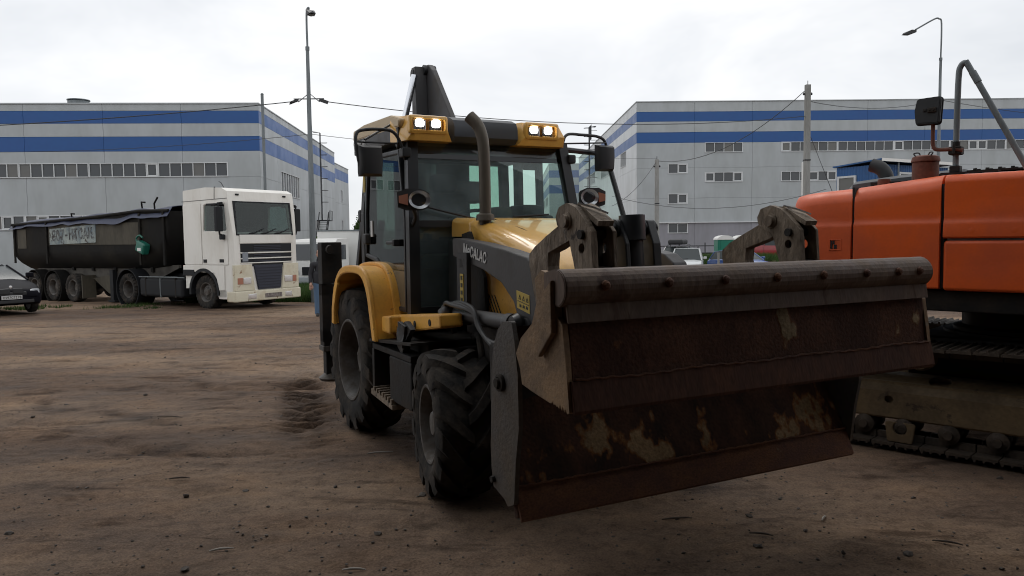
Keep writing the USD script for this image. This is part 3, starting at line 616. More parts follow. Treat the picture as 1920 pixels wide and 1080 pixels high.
st = P('step_box', cat(rbox(-1.42, -.46, -1.0, -.62, .90, .95, .008), rbox(-1.44, -1.38, -1.0, -.62, .50, .90, .008), rbox(-.98, -.46, -1.0, -.64, .52, .90, .02), prism([(-1.44, .96), (-.4, 1.04), (-.4, 1.06), (-1.44, .985)], 'y', -1.02, -.62)), A['frame_black'])
P('step', cat(prism([(-1.44, .50), (-.86, .46), (-.86, .50), (-1.42, .55)], 'y', -1.02, -.62, .004), *[box(-1.36 + .075 * k, -1.33 + .075 * k, -1.02, -.64, .535 - .005 * k, .575 - .005 * k) for k in range(7)]), A['mud_steel'], parent=st)
P('pivot_bracket', rbox(.06, .50, -.66, -.58, .62, 1.22, .02), A['frame_black'])
P('hose_loop', tube([(-.1, -.63, 1.12), (.05, -.66, 1.14), (.12, -.67, 1.0), (.10, -.66, .86), (.03, -.64, .84)], .028, 10, 6), A['rubber'])
P('drag_pipe', cyl((.58, -.72, .80), (1.5, -.72, .84), .045, 14), A['frame_black'])
# yellow sill below the cab
P('side_sill', cat(prism(rounded([(-1.24, 1.06), (-1.24, 1.20), (-.10, 1.30), (-.09, 1.20), (-.78, 1.10), (-.99, 1.075)], .02), 'y', -.90, -.72, .012), prism(rounded([(-1.18, 1.07), (-.96, 1.07), (-.96, 1.22), (-1.18, 1.20)], .02), 'y', -.99, -.88, .012)), A['fender_yellow'])
P('side_sill', prism(rounded([(-1.20, 1.06), (-1.16, 1.21), (-.10, 1.30), (-.09, 1.20), (-.78, 1.10), (-.99, 1.075)], .02), 'y', .72, .92, .012), A['loader_yellow'])
for x, z in ((-.62, 1.18), (-.30, 1.22)): P('sill_hole', cyl((x, -.904, z), (x, -.88, z), .026, 14), A['dark_void'])
P('cloth_rag', disp(cat(prism([(-.78, 1.16), (-.62, 1.2), (-.5, 1.15), (-.62, 1.05), (-.70, .92), (-.78, .98), (-.82, 1.06)], 'y', -.98, -.94), prism([(-.72, 1.19), (-.58, 1.17), (-.64, 1.0), (-.70, 1.03)], 'y', -1.0, -.97)), .05, 9.0, 3, .04), A['plastic_black'])
# rear fenders
outer = [(-2.60, 1.02), (-2.57, 1.22), (-2.45, 1.43), (-2.26, 1.555), (-2.0, 1.60), (-1.62, 1.60), (-1.44, 1.54), (-1.32, 1.40), (-1.25, 1.20), (-1.19, .99)]
op = smoothpath([(a, 0, b) for a, b in outer], 4)[:, [0, 2]]
inner = [(p[0] * .955 - .095 + .0, (p[1] - .99) * .90 + .985) for p in op]
inner = [(-2.30 + (p[0] + 2.30) * .93 + (.045 if p[0] < -1.9 else -.045) * 0, p[1] - .055 * min(1, max(0, (p[1] - 1.0) / .3))) for p in op]
inner = [(q[0] + (.05 if q[0] < -2.4 else 0), q[1]) for q in inner]
arch = Polygon(list(op) + list(inner)[::-1])
front_leg = [(-1.36, 1.36), (-1.22, 1.28), (-1.10, .99), (-1.30, .985)]
for s in (-1, 1):
    f = P('rear_fender', cat(prism(arch, 'y', s * 1.035, s * .74, .012), prism(arch.buffer(.008), 'y', s * 1.05, s * 1.015, .01)), A['fender_yellow'])
    P('fender_rib', prism(Polygon(list(op) + [(q[0] + (q[0] + 1.9) * .06, q[1] + .035) for q in op][::-1]), 'y', s * .86, s * .74, .008), A['fender_yellow'], parent=f)
    P('inner_arch', prism(Polygon([(-2.5, 1.0)] + [(q[0], q[1]) for q in inner] + [(-1.2, .95)]).buffer(-.02), 'y', s * .73, s * .68), A['frame_black'], parent=f)
# ---- cab
def pane(t, name, pts, th, m, parent=None, n=None, label=None):
    """A thin slab through 3-D points lying in a plane."""
    Q = np.asarray(pts, float); c = Q.mean(0)
    nn = np.cross(Q[1] - Q[0], Q[2] - Q[0]); nn /= np.linalg.norm(nn)
    k = len(Q); V = np.vstack([Q - nn * th / 2, Q + nn * th / 2]); F = []
    for i in range(1, k - 1): F += [(0, i + 1, i), (k, k + i, k + i + 1)]
    for i in range(k):
        j = (i + 1) % k; F += [(i, j, k + j), (i, k + j, k + i)]
    return t.part(name, trimesh.Trimesh(V, F, process=False), m, parent=parent, smooth=False, label=label)
YS, XF, XB = .80, -.95, -2.30
def bar(pts, wx, wy, m=None):
    out = []
    for a, b in zip(pts[:-1], pts[1:]):
        a, b = np.array(a, float), np.array(b, float)
        q = [p + np.array([sx * wx, sy * wy, 0]) for p in (a, b) for sx in (-1, 1) for sy in (-1, 1)]
        out.append(hull(q))
    return cat(*out)
for s in (-1, 1):
    P('front_pillar', bar([(XF, s * .78, 1.2), (XF, s * .78, 2.02), (-1.09, s * .73, 2.70)], .04, .045), A['cab_black'])
    P('rear_pillar', bar([(XB, s * .76, 1.2), (XB, s * .76, 2.1), (XB + .05, s * .72, 2.72)], .045, .04), A['cab_black'])
P('front_lower_frame', cat(box(XF - .03, XF + .03, -.74, .74, 1.94, 2.0), box(XF - .03, XF + .03, -.74, .74, 1.2, 1.28), box(XF - .03, XF + .03, -.42, -.36, 1.28, 1.94), box(XF - .03, XF + .03, .36, .42, 1.28, 1.94)), A['cab_black'])
P('cab_floor', rbox(XB, XF, -.78, .78, 1.10, 1.20, .01), A['frame_black'])
P('bulkhead', box(XF - .04, XF + .01, -.36, .36, 1.28, 1.94), A['frame_black'])
ws = pane(LO, 'windscreen', [(XF + .005, -.735, 2.0), (XF + .005, .735, 2.0), (-1.085, .70, 2.66), (-1.085, -.70, 2.66)], .006, A['cab_glass'])
P('wiper', cat(tube([(-.93, -.70, 2.12), (-.925, -.45, 2.06), (-.92, -.12, 1.99)], .010, 6), tube([(-.95, -.12, 1.99), (-.90, -.12, 1.99)], .025, 8)), A['plastic_black'], parent=ws)
P('wiper', cat(tube([(-.94, .15, 2.03), (-.925, .5, 2.05)], .009, 6)), A['plastic_black'], parent=ws)
pane(LO, 'lower_front_glass', [(XF, -.74, 1.28), (XF, -.42, 1.28), (XF, -.42, 1.94), (XF, -.74, 1.94)], .006, A['cab_glass'])
pane(LO, 'lower_front_glass', [(XF, .42, 1.28), (XF, .74, 1.28), (XF, .74, 1.94), (XF, .42, 1.94)], .006, A['cab_glass'])
# rear window with its frame
P('rear_frame', cat(box(XB - .03, XB + .03, -.76, .76, 1.2, 1.75), box(XB - .02, XB + .06, -.74, .74, 2.60, 2.70), box(XB - .03, XB + .03, -.03, .34, 1.75, 2.62), box(XB - .03, XB + .03, -.46, -.14, 1.75, 2.62), box(XB - .03, XB + .03, -.74, -.66, 1.75, 2.62)), A['cab_black'])
pane(LO, 'rear_window', [(XB, -.74, 1.75), (XB, .74, 1.75), (XB + .04, .72, 2.62), (XB + .04, -.72, 2.62)], .006, A['cab_glass'])
# right-hand-door side (photo left): smoked door with frame, handle and lower panel
DP = [(-1.03, 1.23), (-1.03, 2.02), (-1.15, 2.60), (-2.05, 2.62), (-2.14, 2.1), (-2.16, 1.68), (-1.86, 1.64), (-1.62, 1.50), (-1.50, 1.34), (-1.46, 1.23)]
Dpoly = Polygon(DP)
dr = P('side_door', prism(Dpoly.buffer(.0).difference(Dpoly.buffer(-.040, join_style=1)), 'y', -.82, -.775, .008), A['cab_black'])
P('door_glass', prism(Dpoly.buffer(-.038).intersection(sbox(-3, 1.58, 0, 3)), 'y', -.803, -.797), A['door_glass_smoked'], parent=dr)
P('lower_panel', prism(Dpoly.buffer(-.038).intersection(sbox(-3, 1, 0, 1.575)), 'y', -.805, -.795), mat_plain('door_panel', (.085, .070, .048), .16, spec=.6), parent=dr)
P('handle', cat(rbox(-1.42, -1.22, -.86, -.83, 1.80, 1.83, .008), rbox(-1.26, -1.21, -.86, -.80, 1.785, 1.845, .01)), A['plastic_black'], parent=dr)
P('hinge', rbox(-2.12, -2.02, -.86, -.80, 1.80, 1.90, .015), A['plastic_black'], parent=dr)
P('notice', box(-2.0, -1.95, -.812, -.804, 1.87, 2.02), A['decal_white'], parent=dr)
P('rear_quarter_glass', prism([(-2.27, 1.68), (-2.17, 1.68), (-2.15, 2.60), (-2.22, 2.60)], 'y', -.79, -.784), A['cab_glass'])
P('warning_label', prism([(-2.245, 2.30), (-2.20, 2.30), (-2.195, 2.46), (-2.24, 2.46)], 'y', -.80, -.792), A['decal_yellow'])
P('door_pillar', bar([(-.99, -.80, 1.2), (-.99, -.80, 2.02), (-1.11, -.76, 2.66)], .018, .02), A['cab_black'])
# the far door stands open
O0, O1, O2, O3 = np.array([-.97, .84, 1.26]), np.array([-.84, 1.42, 1.26]), np.array([-1.33, 1.40, 2.66]), np.array([-1.13, .78, 2.66])
Om0, Om1 = np.array([-.97, .84, 2.02]), np.array([-1.06, 1.42, 2.03])
O1 = np.array([-1.0, 1.42, 1.26])
od = P('open_door', cat(*[tube([a, b], .026, 8) for a, b in ((O0, O1), (O1, Om1), (Om1, O2), (O2, O3), (O3, Om0), (Om0, O0))]), A['cab_black'])
P('door_glass', cat(*[trimesh.Trimesh(np.array([a, b, c, d]), [(0, 1, 2), (0, 2, 3)]) for a, b, c, d in ((O0, O1, Om1, Om0), (Om0, Om1, O2, O3))]), A['cab_glass'], parent=od, smooth=False)
P('side_door_frame', cat(bar([(-1.99, .78, 1.2), (-1.99, .76, 2.66)], .05, .03), bar([(-1.55, .79, 1.2), (-1.56, .76, 2.66)], .035, .025), box(-2.2, -1.0, .77, .80, 1.2, 1.26), box(-2.25, -1.1, .72, .76, 2.60, 2.70)), A['cab_black'])
# roof
roof_m = loft([[(x, s * (.80 - ins), z) for x, s in ((XB - .12 + ins, -1), (-.98 - ins * .9, -1), (-.93 - ins, -.8), (-.93 - ins, .8), (-.98 - ins * .9, 1), (XB - .12 + ins, 1))] for z, ins in ((2.66, .05), (2.70, .0), (2.78, .0), (2.84, .03), (2.875, .12))])
roof_m = man(roof_m)
for c0, c1 in ((-.90, -.40), (.20, .90)): roof_m = roof_m - man(box(-1.27, -.8, c0, c1, 2.6, 3.0))
rf = P('roof', tm(roof_m), A['roof_slate'])
P('roof_side', prism([(-2.40, 2.665), (-1.22, 2.665), (-1.15, 2.60), (-1.10, 2.665), (-1.10, 2.80), (-2.42, 2.80)], 'y', -.835, -.79, .008), A['arm_grey'], parent=rf)
P('yellow_edge', prism(rounded([(-2.42, 2.80), (-1.08, 2.77), (-1.05, 2.84), (-1.30, 2.90), (-2.05, 2.92), (-2.40, 2.90)], .02), 'y', -.84, -.60, .015), mat_plain('roof_cream', (.52, .40, .24), .5), parent=rf)
for c0, c1 in ((-.855, -.40), (.20, .735)):
    yy = c0 if c0 < 0 else c1
    body = hull([(x, y, z) for x, y, z in [(-1.25, c0, 2.655), (-1.25, c1, 2.655), (-.97, c0 + (.05 if c0 < 0 else .01), 2.655), (-.95, c0 + .12, 2.655), (-.95, c1 - .10, 2.655), (-.97, c1 - (.05 if c0 > 0 else .01), 2.655),
                 (-1.30, c0 + .02, 2.87), (-1.30, c1 - .02, 2.87), (-1.02, c0 + .08, 2.865), (-1.02, c1 - .08, 2.865), (-.93, c0 + .09, 2.74), (-.93, c1 - .06, 2.74), (-1.25, c0 - .0, 2.80), (-1.25, c1, 2.80)]])
    cx = (c0 + c1) / 2 + (-.0 if c0 < 0 else -.02)
    hole = rbox(-1.02, -.85, cx - .155, cx + .155, 2.725, 2.845, .02)
    bd = tm(man(body) - man(hole))
    pod = P('light_pod', bd, A['loader_yellow'], parent=rf, smooth=28)
    P('light_pod_bezel', tm(man(rbox(-.99, -.925, cx - .175, cx + .175, 2.705, 2.862, .025)) - man(rbox(-1.1, -.85, cx - .145, cx + .145, 2.735, 2.835, .02))), A['loader_yellow'], parent=rf)
    for d in (-.072, .072):
        P('work_light', cat(rbox(-1.02, -.955, cx + d - .058, cx + d + .058, 2.738, 2.832, .01)), A['reflector'], parent=rf)
        P('lit_lens', prism(rounded([(cx + d - .038, 2.765), (cx + d + .038, 2.765), (cx + d + .038, 2.83), (cx + d - .038, 2.83)], .022, 5), 'x', -.9545, -.946, .003), A['lamp_on'], parent=rf)
        for q in (-1, 0, 1): P('lamp_rib', box(-.9545, -.952, cx + d + .025 * q - .003, cx + d + .025 * q + .003, 2.742, 2.762), A['plastic_black'], parent=rf)
tx = text('TLB970', .075, .004)
P('model_lettering', place(tx, (-2.40, -.838, 2.70), (1, 0, 0), (0, 0, 1)), A['decal_white'], parent=rf, smooth=False)
P('headliner', box(-2.2, -1.1, -.72, .72, 2.62, 2.655), A['seat_fabric'])
P('sun_band', pane(LO, 'sun_strip', [(-1.05, -.70, 2.52), (-1.05, .70, 2.52), (-1.092, .69, 2.655), (-1.092, -.69, 2.655)], .004, mat_glass('tint_band', (.12, .13, .14))) and box(-1.2, -1.1, -.70, .70, 2.60, 2.655), A['seat_fabric'])
# inside the cab
se = P('seat', cat(rbox(-2.05, -1.5, -.30, .22, 1.55, 1.70, .05), rbox(-2.15, -1.98, -.30, .22, 1.68, 2.30, .06), rbox(-1.95, -1.6, -.15, .08, 1.2, 1.56, .03)), A['seat_fabric'])
P('headrest', rbox(-2.14, -2.0, -.18, .10, 2.30, 2.48, .05), A['seat_fabric'], parent=se)
P('armrest', cat(rbox(-2.0, -1.55, -.42, -.33, 1.83, 1.90, .02), rbox(-2.0, -1.55, .25, .34, 1.83, 1.90, .02)), A['seat_fabric'], parent=se)
sc = P('steering_column', cat(cyl((-1.25, -.04, 1.2), (-1.38, -.04, 1.98), .06, 12), rbox(-1.36, -1.06, -.28, .22, 1.88, 2.02, .05)), A['plastic_black'])
P('steering_wheel', trimesh.creation.torus(.19, .016, 28, 8), A['plastic_black'], parent=sc) if False else P('steering_wheel', put(trimesh.creation.torus(.19, .016), (-1.42, -.04, 2.03), ry=-.35), A['plastic_black'], parent=sc)
P('console', cat(rbox(-2.1, -1.35, .32, .68, 1.2, 1.92, .04), rbox(-1.3, -1.0, .28, .5, 1.9, 2.14, .03), rbox(-1.28, -1.02, .5, .62, 1.9, 2.05, .03)), A['plastic_black'])
P('control_box', cat(rbox(-1.25, -1.0, .02, .18, 1.98, 2.12, .03), rbox(-2.25, -2.05, .02, .40, 2.20, 2.42, .03)), mat_plain('cab_brown', (.06, .05, .045), .8))
P('rear_lever', cat(cyl((-2.1, -.45, 1.75), (-1.95, -.45, 2.1), .016, 8), trimesh.creation.icosphere(2, .035).apply_translation((-1.95, -.45, 2.12))), A['plastic_black'])
P('interior_mirror', rbox(-1.16, -1.13, .36, .52, 2.46, 2.54, .02), A['plastic_black'])
# hood
def hood_ring(x, zt, hw, r=.10, zb=1.18):
    ring = [(x, -hw, zb)]
    for a in np.linspace(math.pi, math.pi / 2, 6): ring.append((x, -hw + r + r * math.cos(a), zt - r + r * math.sin(a)))
    for a in np.linspace(math.pi / 2, 0, 6): ring.append((x, hw - r + r * math.cos(a), zt - r + r * math.sin(a)))
    ring.append((x, hw, zb)); return ring
hd = P('hood', loft([hood_ring(x, z, w, r) for x, z, w, r in ((-.58, 1.995, .43, .05), (-.50, 1.99, .43, .06), (-.30, 1.955, .435, .10), (.1, 1.87, .44, .12), (.45, 1.765, .43, .13), (.66, 1.67, .42, .14), (.74, 1.60, .41, .12), (.77, 1.45, .40, .08))]), A['loader_yellow'], smooth=35)
P('hood_rear', cat(loft([hood_ring(x, z, w, .05, 1.86) for x, z, w in ((-.93, 2.005, .44), (-.90, 2.02, .45), (-.60, 2.005, .44), (-.57, 1.99, .43))])), A['loader_yellow'], parent=hd)
P('hood_seam', tube([(-.55, -.22, 1.996), (-.1, -.21, 1.912), (.4, -.20, 1.785)], .004, 6), A['dark_void'], parent=hd)
P('hood_inner', box(-.92, -.58, -.40, .40, 1.2, 1.86), A['frame_black'], parent=hd)
sp = P('side_panel', prism([(-.47, 1.60), (-.29, 1.60), (.24, 1.55), (.42, 1.40), (.42, 1.20), (-.40, 1.20)], 'y', -.462, -.44, .006), A['fender_yellow'])
for k in range(5):
    P('vent_slot', prism([(-.29 + .05 * k, 1.42 - .0 * k), (-.275 + .05 * k, 1.42), (-.155 + .05 * k, 1.265), (-.17 + .05 * k, 1.265)] if k else [(-.29, 1.33), (-.275, 1.33), (-.22, 1.265), (-.235, 1.265)], 'y', -.4645, -.4622), A['dark_void'], parent=sp)
P('grille', cat(box(.771, .785, -.34, .34, 1.0, 1.40), *[box(.785, .80, -.34, .34, 1.02 + .06 * k, 1.05 + .06 * k) for k in range(6)]), A['frame_black'])
P('side_cover', rbox(-.90, -.48, -.50, -.36, 1.25, 1.84, .03), A['plastic_black'])
# exhaust stack
P('exhaust', tube([(-.42, -.37, 1.95), (-.42, -.37, 2.3), (-.42, -.375, 2.52), (-.43, -.385, 2.64), (-.455, -.41, 2.73), (-.50, -.46, 2.80)], [.046, .046, .046, .047, .048, .05], 20, 6), A['exhaust_rust'])
P('exhaust_collar', lathe([(.048, 1.985), (.075, 1.985), (.07, 2.03), (.048, 2.04)], 'z', 20, (-.42, -.37, 0)), A['exhaust_rust'])
# head lamps on stalks, mirrors with guard hoops
for s, cx, cz in ((-1, -.72, 2.155), (1, -.72, 2.195)):
    yc = s * .85 - (.015 if s < 0 else .03)
    hl = P('headlight', hull([(cx + a, yc + b, cz + c) for a, b, c in ((.03, -.13, -.062), (.03, .13, -.062), (.03, -.135, .055), (.03, .135, .055), (-.09, -.07, -.04), (-.09, .07, -.04), (-.09, 0, .05), (.035, -.06, .085), (.035, -.06, -.085), (.035, .06, .085), (.035, .06, -.085), (-.05, -.1, .04), (-.05, .1, .04))]), A['plastic_black'])
    P('lamp_reflector', lathe([(0, -.03), (.04, -.025), (.073, 0), (.076, .012), (.069, .008), (.04, -.016), (0, -.02)], 'x', 24, (0, 0, 0)).apply_transform(np.diag([1, 1.22, .95, 1])).apply_translation((cx + .040, yc - s * .045, cz)), A['lamp_bowl'], parent=hl)
    P('lens', lathe([(0, .020), (.04, .016), (.074, .002), (.074, 0), (0, 0)], 'x', 24, (0, 0, 0)).apply_transform(np.diag([1, 1.22, .95, 1])).apply_translation((cx + .053, yc - s * .045, cz)), A['lamp_glass'], parent=hl)
    P('indicator', hull([(cx + .034 + a, yc + s * b, cz + c) for a in (0, .014) for b, c in ((.052, -.045), (.052, .045), (.122, -.028), (.122, .028))]), A['amber_lens'], parent=hl)
    P('stalk', tube([(cx - .04, yc, cz - .03), (cx - .1, s * .80, cz - .12), (-.93, s * .79, 1.95)], .018, 8, 4), A['plastic_black'], parent=hl)
    if s < 0:
        C0 = np.array([-.86, -1.10, 0])
        loop = [(-1.04, -.80, 2.50), (-1.02, -.83, 2.60), (-1.03, -.90, 2.72), (-1.05, -1.02, 2.74), (-1.05, -1.14, 2.73), (-1.04, -1.205, 2.70), (-1.02, -1.22, 2.60), (-1.0, -1.20, 2.44)]
        hoop = tube(loop, .014, 8, 5); br = [tube([(-1.04, -1.21, 2.63), (-1.03, -.845, 2.63)], .008, 6), tube([(-1.04, -1.14, 2.65), (-1.3, -.80, 2.84)], .009, 6)]
        mc = (-1.0, -1.11, 2.475)
    else:
        loop = [(-1.10, .76, 2.64), (-1.10, .77, 2.74), (-1.12, .83, 2.80), (-1.16, 1.0, 2.81), (-1.20, 1.2, 2.81), (-1.22, 1.30, 2.78), (-1.22, 1.335, 2.70), (-1.21, 1.335, 2.60)]
        hoop = tube(loop, .014, 8, 5); br = [tube([(-1.10, .77, 2.71), (-1.21, 1.32, 2.755)], .008, 6)]
        mc = (-1.19, 1.285, 2.60)
    mi = P('mirror', hull([(mc[0] + a, mc[1] + b, mc[2] + c * .86) for a, b, c in ((.06, -.07, -.12), (.06, .07, -.12), (.06, -.075, .12), (.06, .075, .12), (-.01, -.10, -.145), (-.01, .10, -.14), (-.01, -.105, .15), (-.01, .10, .15), (.045, -.09, 0), (.045, .09, 0), (.07, 0, 0), (-.02, -.1, .1), (-.02, .1, .1), (-.02, -.1, -.1), (-.02, .1, -.1))]), A['plastic_black'], smooth=50)
    P('mirror_glass', box(mc[0] - .024, mc[0] - .021, mc[1] - .085, mc[1] + .085, mc[2] - .11, mc[2] + .11), A['chrome'], parent=mi)
    P('guard_hoop', cat(hoop, *br), A['plastic_black'], parent=mi)
    P('clamp', rbox(-1.09, -.99, s * .80 - .04, s * .80 + .04, 2.52, 2.60, .015), A['plastic_black'], parent=mi)
# loader arms
armp = rounded([(-.50, 1.85), (.02, 1.81), (.40, 1.765), (.70, 1.72), (.80, 1.66), (.86, 1.55), (.88, 1.42), (.90, 1.24), (.88, 1.10), (.76, 1.06), (.68, 1.12), (.60, 1.28), (.52, 1.42), (.34, 1.54), (.05, 1.62), (-.50, 1.71)], .02)
for s in (-1, 1):
    a = P('loader_arm', prism(armp, 'y', s * .62, s * .50, .006), A['arm_grey'])
    P('arm_boss', cat(cyl((.70, s * .64, 1.25), (.70, s * .48, 1.25), .075, 20), cyl((.70, s * .66, 1.25), (.70, s * .64, 1.25), .04, 12)), A['plastic_black'], parent=a)
    lf = P('lift_ram', cat(cyl((-.35, s * .66, 1.27), (.52, s * .66, 1.285), .052, 18), cyl((.52, s * .66, 1.285), (.60, s * .66, 1.287), .062, 18)), A['arm_grey'])
    P('ram_rod', cyl((.58, s * .66, 1.287), (.70, s * .66, 1.29), .032, 14), A['chrome'], parent=lf)
    P('ram_eye', lathe([(0, -.045), (.05, -.04), (.068, 0), (.05, .04), (0, .045)], 'y', 20, (.66, s * .67, 1.29)), A['cab_black'], parent=lf)
    for k in range(3): P('hose', tube([(-.42 + .03 * k, s * (.64 + .02 * k), 1.12), (-.38, s * (.70 + .02 * k), 1.30 + .02 * k), (-.20, s * (.72 + .015 * k), 1.37 - .01 * k), (.10, s * .73, 1.35 - .015 * k), (.22, s * .74, 1.24 - .01 * k), (.34 + .05 * k, s * .74, 1.16 - .02 * k), (.5, s * .72, 1.13)], .016, 8, 5), A['hose_black'], parent=lf)
    P('hose_bundle', disp(trimesh.creation.icosphere(3, .09).apply_transform(np.diag([1.1, .7, 1.2, 1])).apply_translation((-.42, s * .70, 1.24)), .07, 16, 4), A['hose_black'], parent=lf)
    P('tower', cat(prism([(-.52, 1.1), (-.16, 1.1), (-.20, 1.55), (-.46, 1.90), (-.60, 1.88), (-.60, 1.5)], 'y', s * .495, s * .47), ), A['frame_black'])
P('brand_lettering', place(text('MeCALAC', .075, .003, True, .40), (-.29, -.6235, 1.735), np.array([.985, 0, -.17]), np.array([.17, 0, .985])), A['decal_white'], smooth=False)
dc = P('warning_decal', prism([(.57, 1.50), (.745, 1.475), (.75, 1.355), (.575, 1.385)], 'y', -.6235, -.6205), A['decal_yellow'])
for k in range(3): P('warning_triangle', prism(Polygon([(.60 + .05 * k, 1.445 - .007 * k), (.635 + .05 * k, 1.44 - .007 * k), (.617 + .05 * k, 1.475 - .007 * k)]).difference(Polygon([(.607 + .05 * k, 1.449 - .007 * k), (.628 + .05 * k, 1.446 - .007 * k), (.617 + .05 * k, 1.464 - .007 * k)])), 'y', -.6252, -.6236), A['decal_black'], parent=dc)
P('decal_line', prism([(.585, 1.436), (.74, 1.412), (.74, 1.408), (.585, 1.432)], 'y', -.6252, -.6236), A['decal_black'], parent=dc)
P('decal_figure', cat(*[prism([(.61 + .045 * k, 1.395 - .005 * k), (.635 + .045 * k, 1.39 - .005 * k), (.64 + .045 * k, 1.405 - .005 * k), (.615 + .045 * k, 1.415 - .005 * k)], 'y', -.6252, -.6236) for k in range(3)]), A['decal_black'], parent=dc)
ds = P('decal_strip', box(-.275, -.215, -.66, -.655, 1.34, 1.58), A['decal_yellow'])
for k in range(4): P('decal_figure', box(-.26, -.23, -.663, -.6601, 1.37 + .055 * k, 1.40 + .055 * k), A['decal_black'], parent=ds)
P('decal_post', box(-.34, -.16, -.655, -.62, 1.20, 1.74), A['plastic_black'])
P('grey_box', rbox(-.30, -.22, -.655, -.60, 1.62, 1.70, .01), mat_plain('grey_plastic', (.16, .16, .16), .6))
# bucket linkage behind the clam: centre ram with two side levers
for y0_, y1_ in ((-.215, -.13), (-.05, -.015), (.17, .235)):
    P('tilt_lever', prism(rounded([(.94, 1.20), (1.06, 1.20), (1.0, 1.80), (.93, 1.955), (.84, 1.955), (.80, 1.86)], .02), 'y', y0_, y1_, .006), A['cab_black'])
    P('lever_boss', cyl((.885, y0_ - .012, 1.90), (.885, y1_ + .012, 1.90), .06, 18), A['cab_black'])
P('tilt_ram', cat(cyl((.98, .07, 1.1), (.93, .055, 1.90), .066, 18), cyl((.935, .055, 1.82), (.925, .053, 1.985), .086, 22)), A['cab_black'])
P('tilt_pin', cyl((.885, -.24, 1.90), (.885, .27, 1.90), .04, 16), A['cab_black'])
# ---- bucket: back blade
BY0, BY1 = -1.27, 1.155
side_p = rounded([(1.61, 1.385), (1.66, 1.43), (1.76, 1.44), (1.79, 1.35), (1.82, 1.18), (1.825, .93), (1.79, .75), (1.765, .53), (1.70, .50), (1.66, .53), (1.53, .56), (1.51, .72), (1.53, 1.15), (1.56, 1.30)], .012)
for y in (BY0, BY1):
    s = -1 if y < 0 else 1
    sp_ = P('bucket_side', disp(prism(side_p, 'y', y - .012 - (.0 if s < 0 else .0), y + .012), .004, 14, 2, .09), A.get('side_plate_dark') or mat_worn('side_plate_dark', (.055, .050, .047), (.10, .075, .05), .45, 2.4, .5, .8, metal=.25, fine=50, bump=.003, vary=.25, third=(.20, .16, .11), third_amt=.70, third_scale=6.0))
    P('bolt', cat(cyl((1.64, y - .045, 1.12), (1.64, y + .02, 1.12), .024, 12), lathe([(.03, -.02), (.045, -.016), (.045, 0), (.03, 0)], 'y', 16, (1.64, y - .012, 1.12))), A['frame_black'], parent=sp_)
    P('bolt', cyl((1.545, y - .03, .60), (1.545, y + .02, .60), .018, 10), A['frame_black'], parent=sp_)
prof = [(1.76, .455), (1.72, .60), (1.64, .74), (1.56, .88), (1.53, 1.02), (1.53, 1.18), (1.56, 1.32), (1.64, 1.40)]
pp = smoothpath([(a, 0, b) for a, b in prof], 12)[:, [0, 2]]
ny = 300
ysb = np.linspace(BY0 + .014, BY1 - .014, ny)
Pf = np.array([[(p[0], y, p[1]) for y in ysb] for p in pp])
nz = meshkit.fbm(Pf.reshape(-1, 3) * [3, 2.2, 3], 4, 12).reshape(Pf.shape[:2])
Pf[..., 0] += (nz - .5) * .03
Pb = Pf.copy(); Pb[..., 0] -= .035; Pb[..., 2] -= .012
def slab(Pf, Pb):
    """A closed sheet between two n x m x 3 arrays."""
    n, m = Pf.shape[:2]; a = grid(Pf); k = n * m; q = np.arange(k).reshape(n, m)
    loop = np.concatenate([q[:, 0], q[-1, 1:], q[-2::-1, -1], q[0, -2:0:-1]]); nx = np.roll(loop, -1)
    sides = np.vstack([np.stack([nx, loop, loop + k], 1), np.stack([nx, loop + k, nx + k], 1)])
    t = trimesh.Trimesh(np.vstack([Pf.reshape(-1, 3), Pb.reshape(-1, 3)]), np.vstack([a.faces, a.faces[:, ::-1] + k, sides]), process=False)
    if t.volume < 0: t.invert()
    return t
def stain(m, path, spots, seed, lift=0.0):
    """A 0..1 mask of scraped mud per vertex: soft spots (y, z, ry, rz, strength) broken up by noise."""
    v = np.asarray(m.vertices); f = .6 * (meshkit.fbm(v * [7, 6, 5], 5, seed) - .5) + .75 * (meshkit.fbm(v * [22, 24, 11], 4, seed + 9) - .5); s = np.zeros(len(v))
    for (y, z, ry, rz, k) in spots: s = np.maximum(s, k * np.exp(-((v[:, 1] - y) / ry) ** 2 - ((v[:, 2] - z) / rz) ** 2))
    return np.clip((s + 2.0 * f - .46 + lift) * 2.6, 0, 1).astype(np.float32)
def stained(name, m, mt, spots, seed):
    prim = P(name, m, mt, smooth=True)
    UsdGeom.PrimvarsAPI(prim).CreatePrimvar('mud', Sdf.ValueTypeNames.FloatArray, 'vertex').Set(Vt.FloatArray.FromNumpy(stain(m, None, spots, seed)))
    return prim
